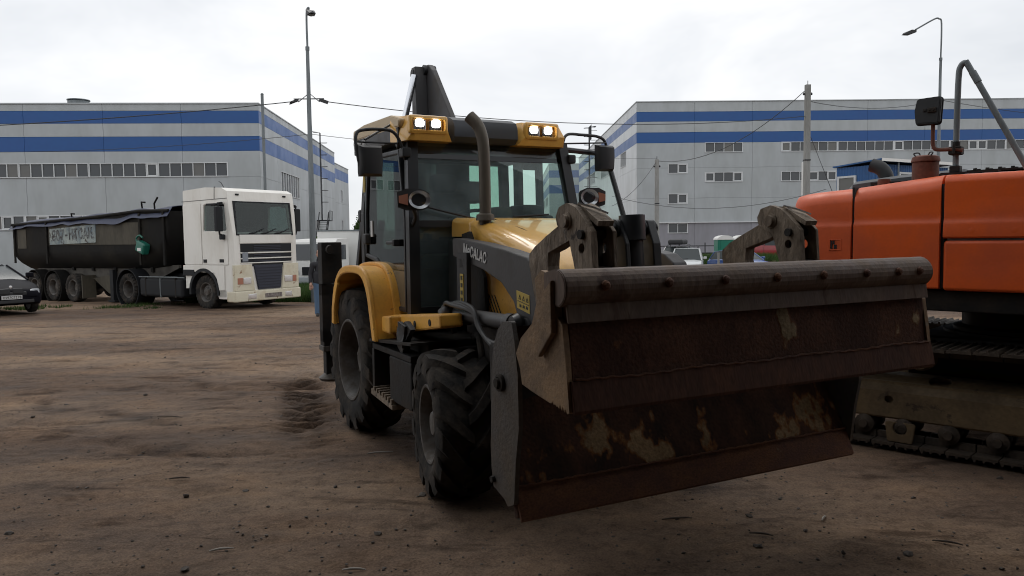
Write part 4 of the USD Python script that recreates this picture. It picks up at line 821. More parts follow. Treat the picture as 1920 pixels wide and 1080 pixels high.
def mat_stained(name, dark, warm, rust, mud):
    return usdkit.material(stage, '/World/Looks/' + name, {'g': ('geometry', {}), 'm': ('mapping', {'scale': (1, 1, .35)}), 'n': ('noise_texture', {'scale': 4.0, 'detail': 6.0, 'roughness': .65}), 'f': ('noise_texture', {'scale': 60.0, 'detail': 3.0}),
        'n2': ('noise_texture', {'scale': 2.0, 'detail': 6.0, 'roughness': .7}), 'r': ('rgb_ramp', {'ramp': [(.38, dark), (.6, warm)]}), 'a': ('attribute', {'attribute': 'mud'}), 'r1': ('rgb_ramp', {'ramp': [(.02, (0, 0, 0)), (.35, (1, 1, 1))]}), 'r2': ('rgb_ramp', {'ramp': [(.35, (0, 0, 0)), (.75, (1, 1, 1))]}),
        'c1': ('mix_color', {'blend_type': 'mix', 'b': rust}), 'c2': ('mix_color', {'blend_type': 'mix'}), 'mr': ('rgb_ramp', {'ramp': [(.35, tuple(.45 * q for q in mud)), (.62, mud)]}), 'fr': ('map_range', {'from_min': .25, 'from_max': .75, 'to_min': .65, 'to_max': 1.35}), 'v': ('vector_math', {'math_type': 'scale'}),
        'h': ('math', {'math_type': 'multiply_add', 'value2': .8}), 'b': ('bump', {'strength': 1.0, 'distance': .005}), 'p': ('principled_bsdf', {'roughness': .8, 'specular_ior_level': .22})},
        [('g.position', 'm.vector'), ('m.vector', 'n.vector'), ('g.position', 'f.vector'), ('g.position', 'n2.vector'), ('n.fac', 'r.fac'), ('a.fac', 'r1.fac'), ('a.fac', 'r2.fac'), ('r.color', 'c1.a'), ('r1.color', 'c1.fac'), ('n2.fac', 'mr.fac'), ('c1.result', 'c2.a'), ('mr.color', 'c2.b'), ('r2.color', 'c2.fac'),
         ('f.fac', 'fr.value'), ('fr.result', 'v.scale'), ('c2.result', 'v.vector1'), ('v.vector', 'p.base_color'), ('a.fac', 'h.value1'), ('f.fac', 'h.value3'), ('h.value', 'b.height'), ('b.normal', 'p.normal')], surface='p.BSDF')
A['stained_blade'] = mat_stained('stained_blade', (.022, .011, .007), (.072, .031, .017), (.17, .068, .02), (.28, .185, .095))
A['stained_jaw'] = mat_stained('stained_jaw', (.052, .021, .0125), (.095, .041, .023), (.12, .05, .02), (.38, .29, .17))
bb = stained('bucket_back', slab(Pf, Pb), A['stained_blade'], [(-.72, .74, .14, .16, .75), (-.42, .68, .16, .17, .80), (-.31, .80, .06, .12, .6), (.05, .70, .09, .14, .62), (.68, .66, .14, .12, .62), (.92, .70, .17, .14, .75), (.2, .55, .08, .08, .5), (-.9, .56, .2, .06, .5), (-.55, .58, .3, .05, .5), (-1.1, .62, .1, .12, .35), (1.12, .8, .05, .2, .4)], 31)
P('cutting_edge', cat(prism([(1.785, .44), (1.80, .455), (1.735, .60), (1.715, .595)], 'y', BY0 + .014, BY1 - .014, .003)), A['bucket_edge'], parent=bb)
P('weld_bead', tube([(1.738 + .003 * math.sin(37 * y), y, .606 + .003 * math.sin(90 * y)) for y in np.linspace(BY0 + .02, BY1 - .02, 90)], .006, 6), A['bucket_edge'], parent=bb)
P('bucket_spine', cat(rbox(1.36, 1.53, BY0 + .05, BY1 - .05, .95, 1.30, .03), *[prism([(1.0, 1.0), (1.5, .9), (1.5, 1.34), (1.0, 1.25), (.7, 1.3), (.7, 1.1)], 'y', y - .02, y + .02) for y in (-.58, -.46, .46, .58)]), A['frame_black'])
# ---- clam: the raised jaw in front of it
jag = [(2.24, 1.47), (2.27, 1.28), (2.295, 1.095)]
xj = 2.27; teeth = []
for k in range(7): teeth += [(2.275 - .022 * k, 1.085 + .004 * k), (2.262 - .022 * k, 1.108 + .006 * (k % 3))]
clam_p = Polygon(jag + teeth + [(2.08, 1.115), (1.95, 1.135), (1.87, 1.15), (1.85, 1.22), (1.81, 1.29), (1.86, 1.37), (1.97, 1.45), (2.02, 1.56), (2.0, 1.66), (2.06, 1.70), (2.16, 1.68), (2.2, 1.50)])
for y in (BY0, BY1):
    s = -1 if y < 0 else 1
    cs = P('clam_side', disp(prism(clam_p, 'y', y - .014, y + .014), .004, 12, 6, .08), A['side_plate'])
    P('clam_bracket', prism([(2.06, 1.56), (2.19, 1.66), (2.195, 1.43), (2.075, 1.31), (2.06, 1.37)], 'y', y + s * .016, y + s * .042, .004), A['side_plate'], parent=cs)
cp = [(2.300, 1.09), (2.282, 1.16), (2.268, 1.24), (2.258, 1.34), (2.246, 1.45), (2.232, 1.52), (2.225, 1.56)]
cpp = smoothpath([(a, 0, b) for a, b in cp], 10)[:, [0, 2]]
Pf = np.array([[(p[0], y, p[1]) for y in np.linspace(BY0 + .016, BY1 - .016, ny)] for p in cpp])
nz = meshkit.fbm(Pf.reshape(-1, 3) * [3, 1.6, 3], 4, 21).reshape(Pf.shape[:2]); Pf[..., 0] += (nz - .5) * .018
Pb = Pf.copy(); Pb[..., 0] -= .03
cl = stained('clam_sheet', slab(Pf, Pb), A['stained_jaw'], [(.03, 1.40, .05, .10, .95), (.09, 1.36, .04, .06, .7), (.02, 1.28, .05, .06, .7), (.90, 1.29, .05, .07, .75), (.66, 1.12, .12, .04, .75), (1.08, 1.36, .05, .05, .6), (1.02, 1.17, .09, .06, .55), (-.75, 1.10, .16, .03, .5), (-.95, 1.42, .03, .05, .3)], 47)
e = [(2.312, 1.085), (2.318, 1.10), (2.290, 1.225), (2.276, 1.225), (2.288, 1.10)]
P('clam_cutting_edge', prism(e, 'y', BY0 + .0, BY1 - .0, .003), A['bucket_rust'], parent=cl)
P('weld_bead', tube([(2.289 + .002 * math.sin(31 * y), y, 1.228 + .003 * math.sin(70 * y) + .004 * math.sin(9 * y)) for y in np.linspace(BY0 + .02, BY1 - .02, 120)], .006, 6), A['bucket_edge'], parent=cl)
P('upper_strip', prism([(2.255, 1.475), (2.268, 1.478), (2.256, 1.555), (2.24, 1.555)], 'y', BY0 + .002, BY1 - .002, .003), A['bucket_bar'], parent=cl)
cb_ = [(2.20, 1.545)] + [(2.205 + .085 * math.cos(a), 1.625 + .085 * math.sin(a)) for a in np.linspace(-1.2, 1.75, 12)] + [(2.14, 1.70), (2.10, 1.69), (2.10, 1.545)]
br_ = P('wear_bar', disp(prism(cb_, 'y', BY0 - .025, BY1 + .01, .008), .006, 9, 8, .07), A['bucket_bar'], smooth=40)
for k, y in enumerate((-1.09, -.74, -.40, -.06, .27, .60, .86, 1.04)):
    P('round_bolt', lathe([(0, .02), (.012, .018), (.022, .008), (.024, 0), (0, -.01)], 'x', 14, (2.288, y, 1.635)), A['bucket_edge'], parent=br_)
P('clam_back', prism([(1.90, 1.16), (2.24, 1.12), (2.22, 1.15), (1.93, 1.20), (1.90, 1.35), (2.05, 1.52), (2.16, 1.56), (2.15, 1.59), (2.0, 1.55), (1.86, 1.36)], 'y', BY0 + .02, BY1 - .02), A['frame_black'])
# fork carriers standing on the back of the bucket
def carrier(dx, y0):
    plate = rounded([(1.55, 1.955), (1.58, 2.005), (1.66, 2.025), (1.74, 2.0), (1.80, 1.955), (1.885, 1.875), (1.90, 1.68), (1.89, 1.30), (1.74, 1.30), (1.735, 1.68), (1.68, 1.84), (1.56, 1.91)], .012)
    plate = plate.difference(Point(1.80, 1.79).buffer(.026))
    arm = rounded([(1.60, 1.955), (1.70, 1.90), (1.665, 1.83), (1.45, 1.765), (1.44, 1.69), (1.51, 1.42), (1.56, 1.25), (1.42, 1.22), (1.33, 1.40), (1.235, 1.69), (1.235, 1.75), (1.30, 1.795), (1.56, 1.91)], .015)
    pl_ = P('fork_carrier', cat(disp(prism(affinity.translate(plate, dx), 'y', y0, y0 + .035), .008, 16, 3, .05), prism(affinity.translate(plate, dx), 'y', y0 + .13, y0 + .155, .004)), A['mud_steel'])
    P('bent_arm', disp(prism(affinity.translate(arm, dx), 'y', y0 + .01, y0 + .085), .008, 14, 5, .05), A['mud_steel'], parent=pl_)
    P('cap_plate', cat(prism([(1.60 + dx, 2.0), (1.72 + dx, 1.985), (1.89 + dx, 1.90), (1.90 + dx, 1.925), (1.73 + dx, 2.015), (1.62 + dx, 2.02)], 'y', y0 + .036, y0 + .129)), A['mud_steel'], parent=pl_)
    P('back_web', prism([(1.76 + dx, 1.32), (1.80 + dx, 1.32), (1.80 + dx, 1.86), (1.76 + dx, 1.9)], 'y', y0 + .036, y0 + .129), A['frame_black'], parent=pl_)
    P('cross_plate', box(1.80 + dx, 1.885 + dx, y0 + .037, y0 + .128, 1.30, 1.70), A['frame_black'], parent=pl_)
    P('pin', cat(cyl((1.665 + dx, y0 - .03, 1.93), (1.665 + dx, y0 + .17, 1.93), .034, 18), lathe([(.03, -.010), (.045, -.008), (.045, 0), (.03, 0)], 'y', 18, (1.665 + dx, y0, 1.93))), A['mud_steel'], parent=pl_)
    P('pin', cyl((1.81 + dx, y0 - .02, 1.86), (1.81 + dx, y0 + .17, 1.86), .024, 14), A['frame_black'], parent=pl_)
    P('locking_wire', tube([(1.74 + dx, y0 + .02, 2.02), (1.80 + dx, y0 + .08, 1.995), (1.86 + dx, y0 + .12, 1.965)], .006, 6), A['reflector'], parent=pl_)
carrier(0.0, -.90)
carrier(-.02, .56)
# ---- rear excavating gear
bmp = rounded([(-3.44, 3.62), (-3.44, 3.78), (-3.36, 3.83), (-3.26, 3.82), (-3.15, 3.74), (-2.62, 3.12), (-2.55, 2.4), (-3.0, 1.5), (-3.4, 1.5), (-3.30, 2.4), (-3.42, 3.1)], .03)
bo = P('boom', prism(bmp, 'y', .30, .36, .006), A['arm_grey'])
P('boom_box', cat(prism([(-3.44, 3.50), (-3.44, 3.80), (-3.32, 3.80), (-3.28, 3.1), (-3.2, 1.5), (-3.4, 1.5)], 'y', .16, .30, .006)), A['arm_grey'], parent=bo)
P('boom_pin', cat(cyl((-3.32, .26, 3.77), (-3.32, .40, 3.77), .055, 18), cyl((-3.40, .15, 3.73), (-3.40, .30, 3.73), .05, 18)), A['cab_black'], parent=bo)
P('dipper_ram', cyl((-3.33, .155, 3.70), (-3.30, -.10, 2.72), .036, 16), A['chrome'], parent=bo)
P('boom_knuckle', prism(rounded([(-2.72, 3.10), (-2.60, 3.14), (-2.48, 3.05), (-2.44, 2.9), (-2.7, 2.9)], .03), 'y', .22, .46, .006), A['arm_grey'], parent=bo)
P('slide_frame', cat(box(-3.30, -3.18, -1.0, 1.0, .75, .87), box(-3.30, -3.18, -1.0, 1.0, 1.25, 1.37), box(-3.30, -3.18, -1.0, -.88, .75, 1.37), box(-3.30, -3.18, .88, 1.0, .75, 1.37), rbox(-3.5, -3.3, .1, .5, .7, 1.55, .03)), A['frame_black'])
for s in (-1, 1):
    y = s * .80
    sg = P('stabiliser_leg', cat(rbox(-3.68, -3.50, y - .115, y + .115, .62, 1.82, .012)), A['frame_black'])
    P('inner_leg', rbox(-3.66, -3.52, y - .09, y + .09, .32, .70, .012), A['frame_black'], parent=sg)
    P('foot', lathe([(0, .26), (.14, .26), (.16, .29), (.10, .34), (0, .36)], 'z', 20, (-3.59, y, 0)), A['rim_grey'], parent=sg)
    P('pin', cyl((-3.47, y - .03, 1.74), (-3.40, y - .03, 1.74), .05, 14), A['frame_black'], parent=sg)
    P('clamp_band', rbox(-3.69, -3.49, y - .125, y + .125, .60, .66, .008), A['rim_grey'], parent=sg)
P('swing_ram', cat(cyl((-2.75, -.60, 1.35), (-2.78, -.58, 1.97), .03, 12)), A['cab_black'])
P('diagonal_arm', prism([(-3.0, 1.2), (-2.9, 1.2), (-2.55, 2.10), (-2.62, 2.12)], 'y', -.72, -.66, .006), A['cab_black'])
P('diagonal_arm', prism([(-2.95, 1.2), (-2.88, 1.2), (-2.50, 2.02), (-2.55, 2.04)], 'y', -.56, -.50, .006), A['rim_grey'])
P('ribbed_hose', cat(*[lathe([(.03, 0), (.055, .012), (.03, .024)], 'z', 16, (-2.5, -.70, 1.50 + .034 * k)) for k in range(16)], cyl((-2.5, -.70, 1.4), (-2.5, -.70, 2.08), .034, 14)), A['rubber'])
P('rear_lamp', rbox(-2.46, -2.38, -.80, -.70, 2.02, 2.14, .02), A['plastic_black'])
# ---------------------------------------------------------------- the tracked excavator (x = along its tracks towards the right edge, y = away)
mat_worn('digger_orange', (.68, .10, .012), (.54, .078, .013), .45, 1.6, .36, .6, fine=60, bump=.0006, vary=.05, bevel=.008, third=(.20, .06, .03), third_amt=.70, third_scale=7.0)
mat_worn('khaki_frame', (.13, .090, .045), (.075, .052, .030), .45, 2.8, .7, .95, fine=30, bump=.004, vary=.2, third=(.045, .030, .018), third_amt=.60, third_scale=6.0)
mat_worn('track_steel', (.060, .044, .032), (.030, .024, .019), .45, 6.0, .65, .9, metal=.3, fine=40, bump=.004, vary=.3)
mat_worn('rust_red', (.14, .042, .022), (.10, .035, .02), .5, 9.0, .7, .85, fine=50, bump=.001, vary=.2)
EX = Thing('tracked_excavator', 'orange tracked excavator with khaki undercarriage at the right edge', 'excavator', (3.88, 5.78, 0), 46 - 90)
P = EX.part
D = .10
def side_section(x0, x1, zt0, zt1, name, zb=1.385, r=.14, notch=1.97, xin=0.0):
    """A body panel: rounded shoulder above, a shallow step at half height, following the panel's length."""
    rings = []
    for x in np.linspace(x0, x1, 9):
        zt = zt0 + (zt1 - zt0) * ((x - x0) / (x1 - x0))
        rr = r
        ring = [(x, D + .30, zb), (x, D + .012, zb), (x, D, zb + .012), (x, D, notch - .06), (x, D + .012, notch - .035), (x, D + .024, notch), (x, D + .020, notch + .04)]
        for a in np.linspace(math.pi, math.pi / 2, 6): ring.append((x, D + .022 + rr + rr * math.cos(a), zt - rr + rr * math.sin(a)))
        ring.append((x, D + .9, zt + .03)); ring.append((x, D + .9, zb))
        rings.append(ring)
    return P(name, loft(rings), LOOKS['digger_orange'], smooth=35)
# rear corner: the counterweight end, curving round
rings = []
for k, (x, din) in enumerate(((-1.355, 0), (-1.55, .005), (-1.72, .025), (-1.84, .07), (-1.93, .15), (-1.99, .27), (-2.01, .42))):
    zt = 2.245 - .06 * (k / 6); r = .13
    ring = [(x, D + din + .3, 1.36), (x, D + din + .012, 1.36), (x, D + din, 1.375), (x, D + din, 1.90), (x, D + din + .012, 1.925), (x, D + din + .024, 1.96), (x, D + din + .02, 2.0)]
    for a in np.linspace(math.pi, math.pi / 2, 6): ring.append((x, D + din + .022 + r + r * math.cos(a), zt - r + r * math.sin(a)))
    ring += [(x, D + 1.2, zt + .03), (x, D + 1.2, 1.36)]
    rings.append(ring)
cw = P('counterweight', loft(rings), LOOKS['digger_orange'], smooth=35)
P('counterweight_back', rbox(-2.02, -1.4, D + .45, D + 2.35, 1.36, 2.18, .12, 4), LOOKS['digger_orange'], parent=cw)
side_section(-1.335, -.65, 2.25, 2.32, 'engine_door')
side_section(-.625, 1.5, 2.315, 2.315, 'pump_door', zb=1.80, r=.07)
P('lower_door', rbox(-.622, 1.5, D - .004, D + .5, 1.375, 1.782, .03, 3), LOOKS['digger_orange'])
P('gap_strip', box(-.60, 1.48, D + .03, D + .2, 1.782, 1.80), LOOKS['galvanised'])
for x in (-.42, -.13, .16, .8): P('door_dimple', lathe([(0, .0), (.02, .001), (.035, .004), (.045, .012), (.047, .02), (0, .02)], 'y', 20, (x, D - .0015, 1.86)), LOOKS['digger_orange'])
lt = P('latch', tm(man(box(-1.545, -1.435, D - .0, D + .02, 1.70, 1.80)) - man(box(-1.535, -1.445, D - .02, D + .012, 1.71, 1.79))), LOOKS['digger_orange'])
P('latch_handle', cat(box(-1.53, -1.515, D - .001, D + .013, 1.715, 1.785), box(-1.51, -1.495, D - .001, D + .013, 1.755, 1.785), box(-1.50, -1.475, D + .0, D + .013, 1.715, 1.75)), LOOKS['dark_void'], parent=lt)
P('rubber_seam', prism([(-1.356, 1.39), (-1.334, 1.39), (-1.334, 2.16), (-1.34, 2.25), (-1.36, 2.25), (-1.356, 2.1)], 'y', D + .035, D + .5), LOOKS['dark_void'])
P('rubber_seam', box(-.652, -.624, D + .04, D + .5, 1.39, 2.24), LOOKS['dark_void'])
P('deck', rbox(-1.95, 1.5, D + .06, D + 2.4, 1.20, 1.372, .02), LOOKS['frame_black'])
P('roof_plate', cat(box(-1.3, 1.5, D + .3, D + 2.3, 2.22, 2.30)), LOOKS['frame_black'])
P('slew_ring', lathe([(0, .95), (.62, .95), (.62, 1.0), (.55, 1.02), (.55, 1.2), (0, 1.2)], 'z', 40, (-.2, 1.3, 0)), LOOKS['frame_black'])
P('grip_mat', cat(box(-.55, .9, D + .35, D + 1.1, 2.345, 2.36), *[lathe([(0, 2.36), (.016, 2.36), (.014, 2.378), (0, 2.378)], 'z', 8, (-.50 + .09 * i, D + .40 + .12 * j, 0)) for i in range(16) for j in range(3)]), LOOKS['frame_black'])
# stacks and caps on the engine cover
ec = P('exhaust_elbow', tube([(-1.36, 1.0, 2.16), (-1.36, 1.0, 2.32), (-1.37, 1.0, 2.40), (-1.42, 1.0, 2.47), (-1.50, 1.0, 2.505)], .066, 18, 5), LOOKS['plastic_black'])
P('engine_hump', loft([[(x, D + .45 + e, 2.2), (x, D + .47 + e, z - .03), (x, D + .55 + e, z), (x, D + 1.3, z), (x, D + 1.35, 2.2)] for x, z, e in ((-1.62, 2.26, .1), (-1.52, 2.33, .0), (-1.1, 2.37, 0), (-.62, 2.39, 0), (-.58, 2.33, .03))]), LOOKS['roof_slate'])
pc = P('filter_cap', cat(lathe([(0, 2.28), (.105, 2.28), (.105, 2.45), (.10, 2.46), (0, 2.46)], 'z', 28, (-.88, .50, 0)), lathe([(0, 2.458), (.112, 2.458), (.114, 2.47), (.105, 2.50), (.08, 2.512), (0, 2.512)], 'z', 28, (-.88, .50, 0))), LOOKS['rust_red'])
for s in (-1, 1): P('clip', tube([(-.88 + s * .06, .43, 2.505), (-.88 + s * .075, .43, 2.53), (-.88 + s * .045, .46, 2.535), (-.88 + s * .03, .46, 2.51)], .006, 6, 4), LOOKS['wire_black'], parent=pc)
P('small_cap', lathe([(0, 2.25), (.055, 2.25), (.055, 2.31), (.05, 2.325), (0, 2.33)], 'z', 20, (-1.19, .42, 0)), LOOKS['rust_red'])
# handrail with the mirror on it
hr = P('handrail', tube([(-.62, .40, 2.3), (-.62, .40, 2.7), (-.615, .40, 3.12), (-.60, .40, 3.215), (-.565, .40, 3.235), (-.52, .40, 3.16), (-.14, .40, 2.40), (-.02, .40, 2.16)], .0235, 14, 6), LOOKS['galvanised'])
P('coupler', cyl((-.515, .40, 3.155), (-.47, .40, 3.065), .028, 14), LOOKS['galvanised'], parent=hr)
P('foot_plate', cat(box(-.72, -.30, .34, .62, 2.318, 2.345), rbox(-.66, -.58, .36, .44, 2.345, 2.40, .008)), LOOKS['frame_black'], parent=hr)
ma = P('mirror_arm', tube([(-.56, .36, 2.52), (-.64, .36, 2.535), (-.74, .35, 2.54), (-.775, .35, 2.56), (-.785, .35, 2.62), (-.785, .35, 2.78)], .016, 12, 5), LOOKS['rust_red'])
P('clamp', cat(rbox(-.67, -.57, .35, .45, 2.49, 2.56, .012), cyl((-.62, .33, 2.50), (-.62, .33, 2.57), .012, 8), cyl((-.62, .40, 2.56), (-.62, .40, 2.60), .03, 12)), LOOKS['frame_black'], parent=ma)
mirror_shape = rounded([(-.155, -.16), (.145, -.17), (.165, .15), (.11, .17), (-.14, .165), (-.17, .02)], .04)
mb = P('mirror', prism(affinity.translate(affinity.scale(mirror_shape, .62, .66), -.815, 2.865), 'y', .30, .345, .014), LOOKS['plastic_black'], parent=None)
P('mirror_rim', prism(affinity.translate(affinity.scale(mirror_shape, .66, .70), -.815, 2.865), 'y', .345, .36, .005), LOOKS['plastic_black'], parent=mb)
P('mirror_boss', cat(rbox(-.82, -.75, .285, .31, 2.85, 2.89, .008), rbox(-.85, -.825, .29, .305, 2.86, 2.885, .005), *[cyl((x, .28, 2.872), (x, .30, 2.872), .008, 8) for x in (-.80, -.77)]), LOOKS['frame_black'], parent=mb)
# cab and boom foot stand out of frame to the right; the cab's rear belongs to the machine all the same
P('cab_rear', cat(rbox(1.6, 2.6, D + 1.4, D + 2.4, 1.38, 2.9, .06)), LOOKS['digger_orange'])
P('boom_foot', prism([(1.4, 1.4), (2.2, 1.4), (3.4, 2.6), (3.2, 2.9), (1.6, 2.1)], 'y', D + .9, D + 1.3, .02), LOOKS['digger_orange'])
P('side_tank', rbox(1.52, 2.5, D, D + .8, 1.38, 1.9, .04), LOOKS['digger_orange'])
# undercarriage
def track(y0, label):
    near = y0 < 1
    W_ = .50
    fr_ = P('track_frame', cat(prism([(-2.0, .25), (1.75, .25), (1.75, .50), (1.6, .57), (-1.9, .57), (-2.0, .50)], 'y', y0 + .16, y0 + .40, .01)), LOOKS['khaki_frame'])
    sect = Polygon([(.10, .255), (.16, .255), (.16, .27), (.12, .275), (.12, .46), (.155, .52), (.27, .575), (.40, .585), (.40, .62), (.26, .61), (.13, .55), (.09, .49), (.09, .27)])
    sect = affinity.translate(sect, y0 + .03, 0)
    cover = prism(sect, 'x', -2.0, 1.7)
    for cx, cz, a in ((-.66, .60, .085), (.55, .60, .085)):
        hole = lathe([(0, -.2), (a, -.2), (a, .2), (0, .2)], 'z', 24, (cx, y0 + .27, cz)); cover = tm(man(cover) - man(hole))
    for cx in (-1.02, .25): cover = tm(man(cover) - man(cyl((cx, y0 - .1, .42), (cx, y0 + .25, .42), .035, 16).apply_transform(np.diag([1, 1, 1, 1]))))
    P('track_cover', cover, LOOKS['khaki_frame'], parent=fr_)
    for x in (-1.55, -1.22, -.90, -.55, -.2, .15, .5, .85, 1.2):
        P('bottom_roller', lathe([(0, .02), (.035, .02), (.04, .04), (.082, .06), (.082, .12), (.06, .14), (.06, .26), (.082, .28), (.082, .35), (0, .36)], 'y', 22, (x, y0 + .06, .185)), LOOKS['track_steel'])
    for x in (-.90, .85): P('roller_guard', prism(rounded([(x - .10, .08), (x + .10, .08), (x + .12, .25), (x - .12, .25)], .02).difference(Point(x, .2).buffer(.055)), 'y', y0 + .03, y0 + .06, .006), LOOKS['khaki_frame'])
    for x in (-.78, .6): P('top_roller', lathe([(0, 0), (.07, 0), (.075, .02), (.09, .04), (.09, .2), (.07, .22), (0, .22)], 'y', 24, (x, y0 + .10, .78)), LOOKS['khaki_frame'])
    P('idler', lathe([(0, .1), (.3, .1), (.36, .14), (.36, .36), (.3, .4), (0, .4)], 'y', 36, (1.75, y0, .48)), LOOKS['track_steel'])
    P('sprocket', lathe([(0, .08), (.2, .08), (.24, .13), (.38, .15), (.38, .32), (.2, .36), (0, .36)], 'y', 30, (-2.0, y0, .48)), LOOKS['track_steel'])
    # shoes along the loop
    hx, zr = 1.75, .42
    Ls = [2 * hx + .25, math.pi * zr]
    total = 2 * (hx + 2.0) + 2 * math.pi * zr; n = int(total / .19); pitch = total / n
    for k in range(n):
        s = k * pitch
        A_ = hx + 2.0
        if s < A_: x, z, ang = -2.0 + s, .9, 0.0
        elif s < A_ + math.pi * zr: a = (s - A_) / zr; x, z, ang = hx + zr * math.sin(a), .48 + zr * math.cos(a), a
        elif s < 2 * A_ + math.pi * zr: x, z, ang = hx - (s - A_ - math.pi * zr), .06, math.pi
        else: a = (s - 2 * A_ - math.pi * zr) / zr; x, z, ang = -2.0 - zr * math.sin(a), .48 - zr * math.cos(a), math.pi + a
        sag = -.015 * math.sin(math.pi * (s / A_) * 2) ** 2 if s < A_ else 0
        sh = cat(prism([(-.088, -.016), (.094, -.016), (.094, .004), (.088, .012), (.080, .030), (.070, .030), (.064, .010), (.02, .008), (.015, .026), (.005, .026), (0, .008), (-.05, .008), (-.055, .022), (-.065, .022), (-.07, .006), (-.088, .002)], 'y', y0, y0 + W_),
                 box(-.09, .09, y0 + .14, y0 + .18, -.075, -.017), box(-.09, .09, y0 + .32, y0 + .36, -.075, -.017))
        sh.apply_transform(trimesh.transformations.rotation_matrix(ang, [0, 1, 0])); sh.apply_translation([x, 0, z + sag + (.03 if 0 else 0)])
        P('track_shoe', sh, LOOKS['track_steel'], smooth=False)
track(0.0, 'near'); track(2.05, 'far')
P('car_body', cat(rbox(-1.0, .7, .5, 2.1, .45, .95, .05), lathe([(0, .9), (.7, .9), (.7, .97), (0, .97)], 'z', 32, (-.2, 1.3, 0))), LOOKS['frame_black'])

# ---------------------------------------------------------------- the white tractor unit (x = its forward axis, y = from its near side to its far side)
mat_worn('lorry_white', (.70, .685, .64), (.58, .55, .49), .42, 1.2, .35, .5, fine=30, bump=.0, vary=.03, streak=3, bevel=.02)
mat_worn('lorry_cream', (.58, .54, .42), (.44, .36, .24), .38, 2.2, .4, .6, fine=30, bump=.0, vary=.05, third=(.20, .095, .045), third_amt=.60, third_scale=4.5)
mat_plain('lorry_grille', (.015, .018, .032), .5)
mat_plain('lorry_dark', (.011, .012, .014), .6, spec=.25)
TZ = zg(23.2) - .02
TR = Thing('tractor_unit', 'dirty white lorry cab facing right, coupled to the black tipper', 'lorry', (-9.26, 23.26, TZ), 57 - 90)
P = TR.part
G = .24
CP = [(-1.0, .62), (-.96, 3.48), (-.90, 3.60), (.20, 3.66), (.95, 3.62), (1.17, 3.52), (1.22, 3.20), (1.34, 2.28), (1.36, 1.42), (1.36, .40), (.62, .40), (.62, .70)]
cabpoly = Polygon(CP).difference(Point(0, .53).buffer(.66)).difference(sbox(-2, 0, .0, .60))
shell = man(prism(cabpoly, 'y', 0.0, 2.45))
plan = rounded([(-1.02, 0.0), (1.38, 0.0), (1.38, 2.45), (-1.02, 2.45)], .16, 6)
shell = shell ^ man(prism(plan, 'z', 0, 4))
inside = man(prism([(-.85, 1.35), (-.85, 3.3), (.95, 3.3), (1.14, 3.1), (1.25, 2.3), (1.25, 1.35)], 'y', .08, 2.37))
wsh = man(hull([(x, y, z) for x in (1.0, 1.5) for y, z in ((.20, 2.30), (2.25, 2.30), (.24, 3.18), (2.21, 3.18))]))
swp = rounded([(.06, 2.36), (1.13, 2.36), (1.05, 3.14), (.12, 3.14)], .05)
sw = man(prism(swp, 'y', -.2, 2.7))
shell = shell - inside - wsh - sw
lining = man(prism([(-.845, 1.355), (-.845, 3.295), (.945, 3.295), (1.135, 3.1), (1.24, 2.3), (1.24, 1.355)], 'y', .085, 2.365))
lin2 = man(prism([(-.82, 1.38), (-.82, 3.27), (.93, 3.27), (1.11, 3.09), (1.215, 2.3), (1.215, 1.38)], 'y', .11, 2.34))
lining = lining - lin2 - wsh - sw
cab = P('cab', tm(shell), LOOKS['lorry_white'], smooth=28)
P('lining', tm(lining), LOOKS['seat_fabric'], parent=cab, smooth=False)
P('windscreen', prism([(1.335, 2.26), (1.345, 2.26), (1.24, 3.2), (1.23, 3.2)], 'y', .19, 2.26), LOOKS['car_glass'], parent=cab)
ws_ = P('windscreen_seal', tm(man(prism([(1.30, 2.22), (1.352, 2.22), (1.238, 3.23), (1.19, 3.23)], 'y', .16, 2.29)) - man(hull([(x, y, z) for x in (1.0, 1.6) for y, z in ((.205, 2.28), (2.245, 2.28), (.235, 3.185), (2.215, 3.185))]))), LOOKS['lorry_dark'], parent=cab)
for y in (.02, 2.43): P('side_window', prism(swp.buffer(.02), 'y', y - .005, y + .005), LOOKS['car_glass'], parent=cab)
dpoly = rounded([(-.02, 1.36), (1.18, 1.36), (1.18, 2.3), (1.09, 3.22), (.04, 3.22), (-.02, 2.3)], .05).difference(swp.buffer(.015))
